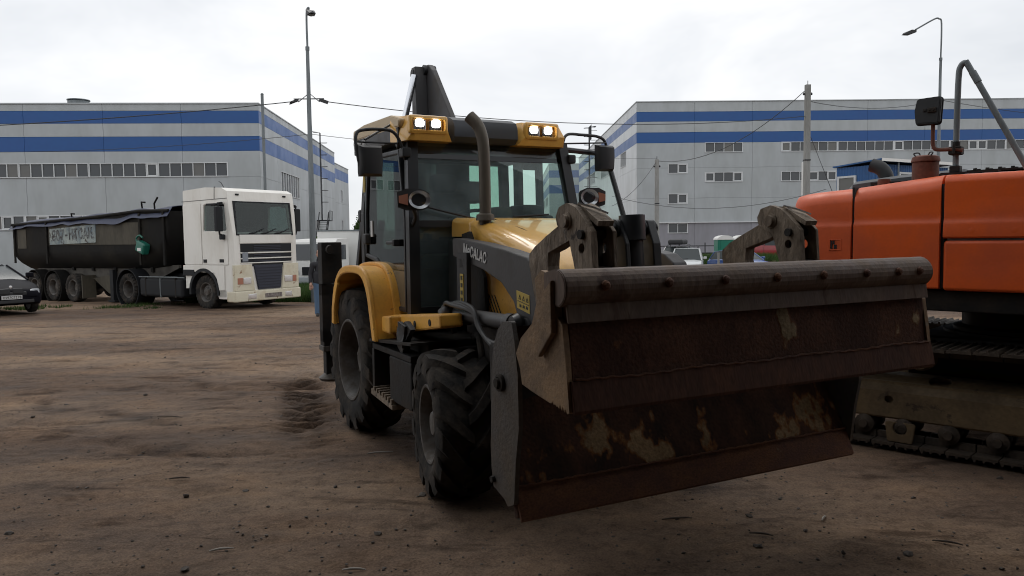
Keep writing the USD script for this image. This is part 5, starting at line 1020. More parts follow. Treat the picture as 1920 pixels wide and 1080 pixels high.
for s, y in ((-1, 0.0), (1, 2.45)):
    dd = P('door', prism(dpoly, 'y', y + s * .001, y + s * .014, .004), LOOKS['lorry_white'])
    P('door_handle', rbox(.02, .18, y + s * .014, y + s * .03, 1.40 + .02, 1.52, .01), LOOKS['lorry_dark'], parent=dd)
    P('step_light', rbox(.78, .98, y + s * .014, y + s * .02, 1.43, 1.53, .005), LOOKS['lorry_dark'], parent=dd)
    P('side_panel', prism(rounded([(-.92, 1.36), (-.05, 1.36), (-.05, 3.20), (-.92, 3.16)], .03), 'y', y + s * .001, y + s * .011, .004), LOOKS['lorry_white'])
    P('panel_rib', prism(rounded([(-.72, 2.42), (-.16, 2.42), (-.18, 3.12), (-.66, 3.10)], .06), 'y', y + s * .011, y + s * .02, .006), LOOKS['lorry_white'])
    P('roof_line', prism([(-.98, 3.26), (1.2, 3.30), (1.2, 3.315), (-.98, 3.275)], 'y', y - .004 * s, y + s * .004), LOOKS['lorry_dark'])
    P('sill', prism(rounded([(-1.0, 1.10), (-.70, 1.10), (-.55, 1.14), (.50, 1.12), (.62, .95), (.70, .60), (.98, .60), (1.0, 1.34), (-1.0, 1.34)], .03), 'y', y, y + s * .02, .006), LOOKS['lorry_white'])
    arc = Point(0, .53).buffer(.72, quad_segs=10).difference(Point(0, .53).buffer(.62, quad_segs=10)).intersection(sbox(-1.1, .45, .8, 1.4))
    P('wheel_arch', prism(arc.union(sbox(-1.0, 1.02, -.45, 1.20)), 'y', y - s * .3, y + s * .035, .006), LOOKS['lorry_dark'])
    P('step', cat(rbox(.66, 1.05, y - s * .3, y + s * .0, .34, .62, .02)), LOOKS['lorry_white'])
    mi = P('mirror', rbox(1.02, 1.16, y + s * .12, y + s * .34, 2.34, 3.06, .03), LOOKS['lorry_dark'])
    [P('mirror_arm', tube(q_, .028, 8), LOOKS['lorry_dark'], parent=mi) for q_ in ([(.98, y, 3.18), (1.06, y + s * .22, 3.16), (1.08, y + s * .22, 3.0)], [(1.0, y, 2.22), (1.08, y + s * .2, 2.26), (1.08, y + s * .22, 2.4)])]
    P('sun_visor', rbox(.6, 1.05, y + s * .02, y + s * .30, 3.10, 3.16, .02), LOOKS['lorry_dark'])
    P('wide_mirror', rbox(.96, 1.1, y + s * .02, y + s * .15, 2.10, 2.26, .03), LOOKS['lorry_dark'], parent=mi)
# front
P('roof_joint', prism([(.60, 3.3), (.62, 3.3), (.64, 3.66), (.62, 3.66)], 'y', -.006, .03), LOOKS['lorry_dark'])
for y in (.35, 2.1): P('roof_marker', rbox(1.17, 1.215, y - .06, y + .06, 3.40, 3.45, .01), LOOKS['lorry_dark'])
for y in (.55, 1.0, 1.5): P('wiper', tube([(1.375, y + .05, 2.28), (1.375, y + .3, 2.30), (1.34, y + .62, 2.42)], .014, 6), LOOKS['lorry_dark'])
P('badge_panel', rbox(1.35, 1.375, .26, 2.2, 1.98, 2.24, .02), LOOKS['lorry_white'])
for z0, z1 in ((1.73, 1.97), (1.56, 1.68), (1.42, 1.515)):
    gp = P('grille', rbox(1.352, 1.368, .28, 2.18, z0, z1, .006), LOOKS['lorry_dark'])
    for k in range(int((z1 - z0) / .05)): P('grille_bar', box(1.368, 1.378, .75, 1.75, z0 + .02 + .05 * k, z0 + .04 + .05 * k), LOOKS['lorry_grille'], parent=gp)
P('grey_plate', rbox(1.37, 1.385, .33, .53, 1.45, 1.72, .006), mat_plain('plate_grey', (.20, .22, .25), .5))
for z in (1.70, 1.535, 1.40): P('grille_trim', rbox(1.35, 1.38, .27, 2.2, z - .015, z + .018, .006), LOOKS['lorry_white'])
P('lower_grille_recess', box(1.30, 1.37, .68, 1.85, 1.30, 1.40), LOOKS['dark_void'])
lg = P('lower_grille', prism([(.72, 1.33), (1.80, 1.33), (1.70, .60), (.86, .60)], 'x', 1.36, 1.40, .01), LOOKS['lorry_grille'])
for k in range(8): P('grille_slat', prism([(.74 + .017 * k, 1.29 - .085 * k), (1.78 - .012 * k, 1.29 - .085 * k), (1.775 - .012 * k, 1.25 - .085 * k), (.745 + .017 * k, 1.25 - .085 * k)], 'x', 1.40, 1.415), LOOKS['lorry_grille'], parent=lg)
P('bumper', rbox(1.05, 1.44, -.02, 2.47, .26, .58, .04, 3), LOOKS['lorry_cream'])
for s, y0, y1 in ((-1, .02, .74), (1, 1.78, 2.43)):
    P('headlight_panel', prism([(y0, .585), (y1 if s < 0 else y0 + .0, .585), (y1, .585), (y1 - (.1 if s < 0 else 0), 1.35), (y0 + (.1 if s > 0 else 0), 1.35)] if s < 0 else [(y0 - .04, .585), (y1, .585), (y1, 1.35), (y0 + .06, 1.35)], 'x', 1.30, 1.395, .015), LOOKS['lorry_cream'])
    h0 = y0 + .10 if s < 0 else y1 - .58
    hl = P('headlight', rbox(1.39, 1.41, h0 + (.20 if s < 0 else 0), h0 + (.48 if s < 0 else .32), .78, .97, .02), LOOKS['reflector'])
    P('indicator', rbox(1.388, 1.405, h0 + (0 if s < 0 else .33), h0 + (.19 if s < 0 else .48), .78, .97, .02), LOOKS['amber_lens'], parent=hl)
    P('fog_lamp', rbox(1.43, 1.45, h0 + (.32 if s < 0 else -.02), h0 + (.62 if s < 0 else .24), .33, .48, .02), LOOKS['reflector'])
P('number_plate', rbox(1.44, 1.452, 1.06, 1.70, .34, .47, .006), mat_worn('plate_dirty', (.22, .19, .18), (.08, .06, .05), .5, 14, .6, .8, bump=0))
P('roof_aerial', tube([(.7, .3, 3.62), (.55, .3, 3.80), (.45, .3, 3.84)], .012, 6), LOOKS['wire_black'])
P('interior', cat(rbox(-.4, .2, .3, 1.0, 1.3, 2.5, .08), rbox(-.4, .2, 1.45, 2.1, 1.3, 2.5, .08), box(.7, 1.2, .1, 2.35, 1.4, 2.2), put(trimesh.creation.torus(.23, .02), (.62, .75, 2.3), ry=-.9)), LOOKS['seat_fabric'])
P('back_wall', box(-.88, -.84, .1, 2.35, 1.3, 3.3), LOOKS['seat_fabric'])
# chassis and wheels
P('chassis', cat(box(-4.9, 1.0, .78, .98, .72, 1.02), box(-4.9, 1.0, 1.47, 1.67, .72, 1.02), box(-4.6, -1.1, .78, 1.67, .75, .85)), LOOKS['lorry_dark'])
P('fifth_wheel', cat(lathe([(0, 1.05), (.48, 1.05), (.48, 1.16), (0, 1.18)], 'z', 24, (-3.9, 1.22, 0)), box(-4.2, -3.6, .8, 1.65, 1.0, 1.06)), LOOKS['lorry_dark'])
ft = P('fuel_tank', rbox(-3.45, -1.15, .02, .62, .30, .92, .10, 4), LOOKS['lorry_dark'])
for x in (-3.1, -2.3, -1.5): P('tank_strap', rbox(x - .03, x + .03, .01, .63, .29, .935, .10, 4), LOOKS['galvanised'] if x == -2.3 else LOOKS['frame_black'], parent=ft)
P('tank_pipe', tube([(-3.4, .0, .94), (-1.0, .0, .95)], .02, 6), LOOKS['galvanised'], parent=ft)
P('fuel_tank', rbox(-3.2, -1.15, 1.83, 2.43, .30, .92, .10, 4), LOOKS['lorry_dark'])
for y, fl in ((.19, False), (2.26, True)):
    add_wheel(TR, (0, y, .52), .52, .32, .29, 0 + 26, .012, .02, .30, (.12, .06), fl, nb=10)
    add_wheel(TR, (-4.15, y + (.14 if not fl else -.14), .52), .52, .60, .29, 26, .012, .02, -.45, (.13, .03), fl, nb=10)
    mg = Point(-4.15, .52).buffer(.66, quad_segs=10).difference(Point(-4.15, .52).buffer(.63, quad_segs=10)).intersection(sbox(-5, -3.2, .45, 1.3))
    P('mudguard', prism(mg, 'y', y - .17 if not fl else y - .45, y + .45 if not fl else y + .17, .004), LOOKS['lorry_dark'])

# ---------------------------------------------------------------- the tipper semi-trailer
mat_worn('tipper_black', (.009, .0085, .008), (.026, .023, .018), .40, .9, .7, .9, spec=.12, fine=14, bump=.004, vary=.25, streak=1.4)
mat_worn('tipper_dust', (.060, .052, .036), (.032, .028, .021), .45, 1.6, .8, .95, fine=18, bump=.002, vary=.2, streak=3)
mat_worn('tarp_blue', (.012, .018, .052), (.045, .055, .095), .45, 1.4, .45, .6, fine=16, bump=.004, vary=.2)
mat_worn('banner', (.26, .29, .27), (.09, .125, .15), .46, 2.0, .6, .7, fine=9, bump=0, vary=.25, third=(.035, .025, .02), third_amt=.56, third_scale=5.0)
TL = Thing('tipper_trailer', 'black tipper semi-trailer with sagging blue tarpaulin behind the white cab', 'trailer', (-9.26, 23.26, zg(25) - .03), 57 - 90)
P = TL.part
G2 = .26
def tub(x, zt, zb, w0=.06, w1=2.42):
    ring = []
    c = (w0 + w1) / 2; hw = (w1 - w0) / 2
    ring.append((x, w0, zt))
    for a in np.linspace(math.pi, 2 * math.pi, 15): ring.append((x, c + hw * math.cos(a) * (1 if 1 else 1), zb + .80 + .80 * math.sin(a)))
    ring.append((x, w1, zt)); ring.append((x, w1 - .08, zt - .02)); ring.append((x, w0 + .08, zt - .02))
    return ring
tb = P('tipper_body', loft([tub(x, zt, zb) for x, zt, zb in ((-11.75, 2.80, 1.05), (-11.5, 2.82, .98), (-9.0, 2.88, 1.0), (-6.0, 2.98, 1.02), (-3.3, 3.12, 1.06), (-2.4, 3.12, 1.15), (-1.9, 3.1, 1.6), (-1.75, 3.08, 2.1))]), LOOKS['tipper_black'], smooth=40)
P('side_panel', box(-9.1, -3.3, .048, .058, 2.02, 2.74), LOOKS['tipper_dust'])
P('side_panel', box(-11.4, -10.75, .048, .058, 1.90, 2.62), LOOKS['tipper_dust'])
bn = P('banner', prism([(-9.0, 2.03), (-5.95, 2.10), (-5.92, 2.72), (-8.98, 2.60)], 'y', .030, .044), LOOKS['banner'])
P('banner_lettering', place(text('807-HTCAK', .36, .004, True, 2.7), (-8.85, .028, 2.18), (1, 0, .03), (-.03, 0, 1)), mat_worn('banner_ink', (.03, .028, .03), (.20, .22, .22), .45, 4.0, .7, .8, fine=9, bump=0), parent=bn, smooth=False)
for x in (-11.6, -9.2, -3.3, -2.0): P('stake', rbox(x - .05, x + .05, .0, .05, 1.35, 2.8 + .03 * (x + 11), .01), LOOKS['tipper_black'])
P('top_rail', cat(tube([(-11.8, .05, 2.80), (-6.0, .05, 2.97), (-3.3, .05, 3.10), (-1.75, .05, 3.07)], .05, 8), tube([(-11.8, 2.43, 2.80), (-1.75, 2.43, 3.07)], .05, 8)), LOOKS['tipper_black'])
u, v_ = np.meshgrid(np.linspace(-11.9, -1.7, 60), np.linspace(-.03, 2.5, 14), indexing='ij')
hz = 2.86 + .028 * (u + 11.9) + .12 * np.abs(np.sin((u + 7.8) * .75)) * np.clip(1 - np.abs(v_ - 1.2) / 2.5, 0, 1) + .10 * np.exp(-((u + 3.6) / .5) ** 2) + .06 * np.exp(-((u + 7.9) / .3) ** 2)
hz += .05 * (meshkit.fbm(np.stack([u * 1.6, v_ * 3, 0 * u], -1), 3, 2) - .5); hz[:, 0] -= .14 + .36 * meshkit.fbm(np.stack([u[:, 0] * .55, u[:, 0] * 0, u[:, 0] * 0], -1), 3); hz[:, 1] -= .02; hz[:, -1] -= .2
top = np.stack([u, v_, hz], -1); bt = top.copy(); bt[..., 2] -= .015
P('tarpaulin', slab(top, bt), LOOKS['tarp_blue'], smooth=50)
for x, z in ((-7.9, 3.02), (-3.55, 3.28), (-2.85, 3.2)): P('tarp_hook', tube([(x, .3, z - .1), (x + .05, .25, z + .12), (x + .25, .25, z + .32 if x > -3 else z + .1)], .03, 6), LOOKS['tipper_black'])
P('frame_rail', cat(prism([(-11.0, .80), (-2.9, .95), (-2.0, 1.25), (-2.0, 1.35), (-3.2, 1.32), (-11.0, 1.15)], 'y', .52, .60, .006), prism([(-11.0, .80), (-2.9, .95), (-2.0, 1.25), (-2.0, 1.35), (-3.2, 1.32), (-11.0, 1.15)], 'y', 1.85, 1.93, .006)), mat_worn('rail_grey', (.075, .068, .058), (.04, .035, .03), .5, 2, .8, .9, bump=.001))
for x in (-8.3, -7.0, -5.6, -4.4, -3.4): P('body_bracket', rbox(x - .07, x + .07, .45, .58, 1.1, 1.50, .01), LOOKS['tipper_black'])
lg = P('landing_leg', cat(rbox(-5.75, -5.55, .35, .52, .10, 1.15, .01), rbox(-5.85, -5.45, .32, .56, .04, .10, .01)), LOOKS['lorry_dark']); P('landing_leg', rbox(-5.75, -5.55, 1.93, 2.1, .08, 1.15, .01), LOOKS['lorry_dark'])
P('hanging_plate', prism([(-6.0, .95), (-5.75, .95), (-5.75, .3), (-5.95, .35), (-6.8, .80), (-7.2, .8)], 'y', .40, .44), LOOKS['tipper_dust'])
for x in (-7.55, -8.9, -10.25):
    for y, fl in ((.19, False), (2.26, True)): add_wheel(TL, (x, y, .50), .50, .36, .29, 24, .01, .02, -.15, (.11, .05), fl, nb=0)
    if x < -7.6: P('mudguard', prism(Point(x, .5).buffer(.62, quad_segs=8).difference(Point(x, .5).buffer(.59, quad_segs=8)).intersection(sbox(x - .7, x + .7, .75, 1.3)), 'y', .0, .42), LOOKS['tipper_black'])
P('axle', cat(*[cyl((x, .2, .5), (x, 2.25, .5), .08, 12) for x in (-7.55, -8.9, -10.25)]), LOOKS['tipper_black'])
P('mud_flap', box(-6.95, -6.90, .02, .5, .15, .95), LOOKS['tipper_dust'])
jc = Thing('watering_can', 'green plastic canister with a white label hanging on the tipper side', 'canister', (0, 0, 0)); JM = np.eye(4)
a_ = math.radians(57 - 90); JM[:3, :3] = [[math.cos(a_), -math.sin(a_), 0], [math.sin(a_), math.cos(a_), 0], [0, 0, 1]]; JM[:3, 3] = (-9.26, 23.26, zg(25))
def jput(m): m = m.copy(); m.apply_transform(JM); return m
b_ = rbox(-3.2, -2.75, -.22, .03, 1.72, 2.08, .06, 4); b_.apply_transform(trimesh.transformations.rotation_matrix(.35, [0, 1, 0], [-3.0, 0, 1.9]))
jb = jc.part('body', jput(b_), mat_plain('green_plastic', (.008, .10, .07), .4))
jc.part('handle', jput(tube([(-3.22, -.1, 2.0), (-3.30, -.1, 2.18), (-3.12, -.1, 2.28), (-2.95, -.1, 2.2)], .028, 8, 5)), LOOKS['green_plastic'] if 'green_plastic' in LOOKS else None, parent=jb)
jc.part('label', jput(box(-3.08, -2.88, -.226, -.221, 1.78, 1.88)), LOOKS['white_paint'], parent=jb)

# ---------------------------------------------------------------- cars
def bank(x, y):
    sg = lambda q: 1 / (1 + np.exp(-np.clip(q, -50, 50)))
    x, y = np.asarray(x, float), np.asarray(y, float)
    return gz(y) + .78 * sg((y - 45.6) / .45) * sg((53.5 - y) / .5) * sg((x - 11.2) / .5) * sg((25 - x) / .6)
xb, yb = np.meshgrid(np.linspace(9, 28, 60), np.linspace(42.5, 56.5, 60), indexing='ij')
solo('earth_bank', grid(np.stack([xb, yb, bank(xb, yb) - .015 + .05 * (meshkit.fbm(np.stack([xb, yb, 0 * xb], -1) * .9, 3, 5) - .3)], -1)), LOOKS['ground'], 'low weedy bank of earth before the right warehouse', kind='structure', smooth=True)
def car(name, label, loc, rotz, paint, L=4.4, W=1.78, H=1.46, bon=.92, hatch=True, plate=None, group=None, rails=False):
    """x = forward."""
    t = Thing(name, label, 'car', loc, rotz, group)
    h = L / 2; w = W / 2
    st = [(-h, .38, .78, .80), (-h + .08, .30, .90, .90), (-h + .5, .26, .98, .97), (-h * .35, .24, bon + .04, 1.0), (.25 * h, .24, bon + .02, 1.0), (h * .48, .25, bon - .02, .99), (h * .78, .26, bon - .12, .95), (h - .14, .28, .74, .88), (h - .02, .34, .66, .78), (h, .42, .58, .72)]
    rings = []
    for x, zb, zt, k in st:
        ww = w * k
        rings.append([(x, -ww * .93, zb), (x, -ww, zb + .10), (x, -ww * 1.0, (zb + zt) / 2), (x, -ww * .985, zt - .10), (x, -ww * .90, zt - .02), (x, -ww * .5, zt + .015), (x, ww * .5, zt + .015), (x, ww * .90, zt - .02), (x, ww * .985, zt - .10), (x, ww, (zb + zt) / 2), (x, ww, zb + .10), (x, ww * .93, zb)])
    b = loft(rings)
    for x in (-h * .60, h * .62):
        b = tm(man(b) - man(cyl((x, -w - .1, .30), (x, w + .1, .30), .37, 24)))
    bd = t.part('body', b, paint, smooth=38)
    g0 = [(-h + .35, bon - .02), (-h + .62 if hatch else -h + .95, H - .10), (-h * .25, H), (.05 * h, H - .02), (.50 * h, bon - .04)]
    def gh(x, z, top): return [(x, -w * (.93 if not top else .74), z), (x, w * (.93 if not top else .74), z)]
    V = []
    gl = hull([p for x, z in ((g0[0][0], g0[0][1]), (g0[4][0], g0[4][1])) for p in gh(x, z, False)] + [p for x, z in (g0[1], g0[2], g0[3]) for p in gh(x, z - .05, True)])
    t.part('windows', gl, LOOKS['car_dark_glass'], parent=bd)
    t.part('roof', hull([(x, s * w * k, z) for x, z in (g0[1], g0[2], g0[3]) for s in (-1, 1) for k, dz in ((.73, -.04), (.66, .02)) for z in (z + dz,)]), paint)
    for s in (-1, 1):
        q = [(g0[0][0], s * w * .93, g0[0][1]), (g0[1][0], s * w * .74, g0[1][1] - .05), (g0[3][0], s * w * .74, g0[3][1] - .05), (g0[4][0], s * w * .93, g0[4][1])]
        [t.part('pillar', tube(list(pq), .033, 6), paint) for pq in ((q[0], q[1]), (q[2], q[3]), ((-.1 * h, s * w * .935, bon), (-.14 * h, s * w * .745, H - .05)))]
        t.part('mirror', rbox(.32 * h, .40 * h, s * (w + .02), s * (w + .20), bon + .02, bon + .16, .03), paint)
        t.part('headlight', hull([(h - .30, s * w * .88, .70), (h - .10, s * w * .80, .72), (h - .03, s * w * .52, .69), (h - .02, s * w * .55, .60), (h - .06, s * w * .80, .60), (h - .25, s * w * .90, .64), (h - .1, s * w * .6, .72)]), LOOKS['car_lamp'])
        t.part('door_line', box(-.12 * h - .006, -.12 * h + .006, s * (w - .005), s * (w + .003), .35, bon - .1), LOOKS['dark_void'])
        if rails: t.part('roof_rail', tube([(-h * .5, s * w * .66, H - .02), (-h * .45, s * w * .66, H + .06), (.0, s * w * .66, H + .06), (.05 * h, s * w * .66, H - .01)], .02, 6), LOOKS['plastic_black'])
        for x in (-h * .60, h * .62):
            wp = t.part('wheel', lathe([(0, -.09), (.07, -.10), (.19, -.06), (.215, -.09), (.215, .08), (0, .08)], 'y', 20, (x, s * (w - .11), .30)) if s < 0 else lathe([(0, .09), (.07, .10), (.19, .06), (.215, .09), (.215, -.08), (0, -.08)][::-1], 'y', 20, (x, s * (w - .11), .30)), LOOKS['galvanised'])
            t.part('tyre', lathe([(.21, -.09), (.27, -.105), (.305, -.08), (.31, 0), (.305, .08), (.27, .105), (.21, .09), (.21, -.09)], 'y', 24, (x, s * (w - .11), .30)), LOOKS['rubber'], parent=wp)
    gr = t.part('grille', rbox(h - .05, h + .012, -w * .42, w * .42, .56, .66, .02), LOOKS['plastic_black'])
    t.part('lower_intake', rbox(h - .04, h + .012, -w * .62, w * .62, .34, .44, .02), LOOKS['plastic_black'])
    t.part('windscreen_wiper', tube([(.50 * h, -.5, bon - .0), (.44 * h, .1, bon + .06)], .01, 5), LOOKS['plastic_black'])
    if plate:
        pl_ = t.part('number_plate', rbox(h + .014, h + .026, -.26, .26, .455, .565, .006), LOOKS['plate_white'])
        t.part('plate_text', place(text(plate, .066, .003, True, .46), (h + .0265, -.23, .478), (0, 1, 0), (0, 0, 1)), LOOKS['decal_black'], parent=pl_, smooth=False)
    return t
mat_plain('car_dark_glass', (.05, .058, .06), .2, spec=.12)
mat_plain('car_lamp', (.35, .36, .38), .12, spec=.8)
mat_plain('plate_white', (.5, .5, .5), .5)
mat_plain('paint_black', (.008, .008, .011), .5, spec=.03)
mat_plain('paint_silver', (.42, .43, .44), .28, .3, coat_weight=.5)
mat_plain('paint_pale', (.50, .52, .52), .28, .1, coat_weight=.5)
mat_plain('paint_dark', (.03, .032, .036), .2, coat_weight=.5)
mat_plain('paint_blue', (.03, .07, .22), .22, .1, coat_weight=.6)
mat_plain('paint_red', (.22, .018, .022), .3, coat_weight=.4)
CB = car('sedan_car', 'glossy black car with a white number plate at the left edge', (-15.8, 22.95, zg(21)), -38.0, LOOKS['paint_black'], 4.7, 1.84, 1.42, .98, False, 'C197CT178')
for s in (-1, 1): CB.part('kidney_grille', rbox(2.32, 2.38, s * .03, s * .30, .60, .76, .05, 3), LOOKS['plastic_black'])
CB.part('badge', lathe([(0, 0), (.04, .0), (.04, .012), (0, .014)], 'x', 16, (2.30, 0, .80)), LOOKS['reflector'])
car('parked_car', 'pale silver estate car parked nearest the short concrete pole', (9.75, 43.0, zg(41)), -105, LOOKS['paint_pale'], 4.3, 1.76, 1.62, .98, True, None, 'cars parked before the right warehouse', True)
car('parked_car', 'white car half hidden behind the short concrete pole', (8.3, 46.0, zg(44)), -100, LOOKS['paint_silver'], 4.2, 1.7, 1.48, .92, True, None, 'cars parked before the right warehouse')
car('parked_car', 'dark car with a black roof box behind the pale silver estate', (10.1, 47.2, zg(45)), -112, LOOKS['paint_dark'], 4.6, 1.82, 1.72, 1.04, True, None, 'cars parked before the right warehouse', True).part('roof_box', rbox(-1.2, .7, -.45, .45, 1.80, 2.12, .12, 4), LOOKS['plastic_black'])
car('parked_car', 'blue car seen under the right bent digger arm', (12.75, 43.2, zg(42)), -70, LOOKS['paint_blue'], 4.2, 1.72, 1.5, .95, True, None, 'cars parked before the right warehouse')
car('parked_car', 'red car standing behind the grass near the green cabin', (16.9, 50.6, float(bank(16.9, 50.6)) - .02), -30, LOOKS['paint_red'], 4.0, 1.7, 1.62, .98, True, None, 'cars parked before the right warehouse')
car('parked_car', 'black car behind the right fork carrier', (18.6, 49.6, float(bank(18.6, 49.6)) - .02), -50, LOOKS['paint_dark'], 4.4, 1.8, 1.7, 1.0, True, None, 'cars parked before the right warehouse')

# ---------------------------------------------------------------- green toilet cabins
mat_plain('toilet_green', (.004, .13, .085), .45)
def toilet(label, x, y):
    t = Thing('toilet_cabin', label, 'toilet cabin', (x, y, zg(y) + .1), 0)
    b = t.part('body', rbox(-.56, .56, -.56, .56, .1, 2.08, .04), LOOKS['toilet_green'])
    t.part('base', rbox(-.6, .6, -.6, .6, 0, .12, .02), LOOKS['plastic_black'])
    t.part('roof', loft([[(x, -.6, 2.08)] + [(x, .6 * math.sin(a), 2.10 + .30 * math.cos(a)) for a in np.linspace(-math.pi / 2, math.pi / 2, 9)] + [(x, .6, 2.08)] for x in (-.6, .6)]).apply_transform(trimesh.transformations.rotation_matrix(math.pi / 2, [0, 0, 1])), LOOKS['white_paint'])
    d = t.part('door', rbox(-.36, .36, -.585, -.562, .2, 1.98, .008), LOOKS['toilet_green'])
    t.part('handle', rbox(.24, .30, -.61, -.586, 1.0, 1.16, .008), LOOKS['plastic_black'], parent=d)
    for k in (-1, 1): t.part('rib', rbox(k * .46 - .03, k * .46 + .03, -.585, -.562, .2, 1.98, .008), LOOKS['toilet_green'])
toilet('green portable toilet with a domed white roof, left of its pair', 15.6, 57.0)
toilet('green portable toilet partly hidden by the bent digger arm, right of its pair', 17.1, 57.6)

# ---------------------------------------------------------------- fence by the warehouse and thin posts
fn = Thing('mesh_fence', 'dark low fence with thin posts before the right warehouse', 'fence', (9.0, 60.0, zg(60)))
fn.part('rail', cat(tube([(0, 0, 1.75), (34, 0, 1.75)], .04, 6), tube([(0, 0, .95), (34, 0, .95)], .03, 6)), LOOKS['wire_black'])
for k in range(18): fn.part('post', cyl((2 * k, 0, 0), (2 * k, 0, 2.0), .045, 8), LOOKS['wire_black'])
for x, y in ((10.7, 40.0), (15.2, 40.0), (13.2, 46.0)):
    t = Thing('fence_post', {10.7: 'pale wooden post left of the blue car', 15.2: 'pale wooden post right of the blue car', 13.2: 'dark thin post in the grass before the black car'}[x], 'post', (x, y, zg(y)))
    t.part('post', rbox(-.05, .05, -.05, .05, -.2, 1.35, .01), LOOKS['concrete'] if x != 13.2 else LOOKS['wire_black']); t.part('cap', box(-.055, .055, -.055, .055, 1.352, 1.37), LOOKS['concrete'] if x != 13.2 else LOOKS['wire_black'])

# ---------------------------------------------------------------- the blue site cabin
mat_worn('cabin_blue', (.018, .085, .24), (.022, .075, .19), .45, 1.0, .5, .6, fine=20, bump=0, vary=.06)
SC = Thing('site_cabin', 'blue corrugated site cabin standing behind the orange digger', 'cabin', (14.42, 34.45, zg(33)), -60)
def corr(L_, z0, z1, y, n):
    xs_ = np.linspace(0, L_, n * 4 + 1); prof_ = np.array([0, .035, .035, 0] * n + [0])
    P_ = np.stack([np.stack([xs_, y - prof_, xs_ * 0 + z], -1) for z in (z0, z1)]); Q_ = P_.copy(); Q_[..., 1] += .06
    return slab(P_, Q_)
# local x runs along the lit end wall, y back along the shaded long wall
ew = corr(1.9, 0, 5.06, 0, 13)
c_ = SC.part('end_wall', ew, LOOKS['cabin_blue'], smooth=False)
lw = corr(5.2, 0, 5.10, 0, 34); lw.apply_transform(trimesh.transformations.rotation_matrix(math.pi / 2, [0, 0, 1])); lw.apply_translation([1.9, 0, 0])
SC.part('long_wall', lw, LOOKS['cabin_blue'], smooth=False)
SC.part('core', box(.08, 1.82, .08, 5.15, .02, 5.0), LOOKS['dark_void'])
SC.part('roof', cat(prism([(-.12, 5.08), (2.25, 5.24), (2.25, 5.30), (-.12, 5.14)], 'y', -.12, 5.4)), LOOKS['cabin_blue'])
SC.part('eave', box(2.26, 2.29, -.12, 5.4, 5.18, 5.305), LOOKS['white_paint'])
w_ = SC.part('window', cat(box(.10, 1.02, -.10, -.04, 4.60, 4.68), box(.10, 1.02, -.10, -.04, 3.9, 3.98), box(.10, .19, -.10, -.04, 3.981, 4.599), box(.93, 1.02, -.10, -.04, 3.981, 4.599)), LOOKS['window_frame_white'], smooth=False)
SC.part('pane', box(.191, .929, -.06, -.05, 3.981, 4.599), LOOKS['building_glass_pale'], parent=w_)
w_ = SC.part('window', cat(box(1.94, 2.0, 1.5, 2.9, 4.72, 4.80), box(1.94, 2.0, 1.5, 2.9, 3.8, 3.88), box(1.94, 2.0, 1.5, 1.58, 3.881, 4.719), box(1.94, 2.0, 2.82, 2.9, 3.881, 4.719)), LOOKS['window_frame_white'], smooth=False)
SC.part('pane', box(1.955, 1.965, 1.581, 2.819, 3.881, 4.719), LOOKS['building_glass'], parent=w_)
SC.part('down_pipe', cyl((2.05, .1, 0), (2.05, .1, 5.18), .04, 8), LOOKS['galvanised'])
SC.part('awning_post', cat(cyl((2.2, 1.1, 0), (2.2, 1.1, 5.2), .035, 8), cyl((2.2, 5.2, 0), (2.2, 5.2, 5.2), .035, 8)), LOOKS['galvanised'])
SC.part('storey_beam', cat(box(-.03, 1.97, -.05, -.04, 2.5, 2.6)), LOOKS['window_frame_white'])

# ---------------------------------------------------------------- white box lorry behind the lamp post
WL = Thing('box_lorry', 'white box lorry standing far behind the lamp post', 'lorry', (-9.25, 34.0, zg(34)), -12)
P = WL.part
P('box', rbox(.3, 2.45, .98, 6.2, .95, 2.62, .03), LOOKS['white_paint'])
P('box_rail', cat(box(.28, 2.47, .95, .979, .93, .99), box(.28, 2.47, .95, .979, 2.57, 2.63)), LOOKS['galvanised'])
cb2 = P('cab', cat(hull([(x, y, z) for x in (0, 2.0) for y, z in ((-1.0, .6), (-1.02, 1.25), (-.75, 2.1), (-.6, 2.22), (.55, 2.25), (.55, .6))]), box(.2, 1.0, .6, .95, .9, 2.1)), LOOKS['white_paint'])
P('windscreen', hull([(x, y, z) for x in (.16, 1.84) for y, z in ((-1.012, 1.34), (-.79, 2.02), (-.99, 1.34), (-.77, 2.02))]), LOOKS['building_glass'], parent=cb2)
P('side_window', prism([(-.78, 1.34), (-.60, 1.98), (.25, 1.98), (.25, 1.34)], 'x', 2.0, 2.008), LOOKS['building_glass'], parent=cb2)
P('side_window', prism([(-.78, 1.34), (-.60, 1.98), (.25, 1.98), (.25, 1.34)], 'x', -.008, .0), LOOKS['building_glass'], parent=cb2)
for x in (.25, 1.75): P('headlight', rbox(x - .16, x + .16, -1.03, -.99, .72, .90, .02), LOOKS['car_lamp'], parent=cb2)
P('grille', rbox(.55, 1.45, -1.03, -1.0, .70, 1.05, .02), LOOKS['lorry_dark'], parent=cb2)
for x in (-.12, 2.12): P('mirror', rbox(x - .07, x + .07, -.95, -.85, 1.35, 1.75, .02), LOOKS['lorry_dark'], parent=cb2)
P('bumper', rbox(-.02, 2.02, -1.06, -.90, .35, .62, .03), LOOKS['wall_grey'])
for x in (.1, 2.0):
    for y in (-.1, 3.9):
        wp = P('wheel', lathe([(0, -.1), (.2, -.1), (.22, .1), (0, .1)], 'x', 18, (x, y, .42)), LOOKS['galvanised'])
        P('tyre', lathe([(.21, -.12), (.38, -.13), (.42, -.08), (.42, .08), (.38, .13), (.21, .12), (.21, -.12)], 'x', 22, (x, y, .42)), LOOKS['rubber'], parent=wp)
P('chassis', box(.5, 1.9, -.6, 5.2, .55, .94), LOOKS['lorry_dark'])

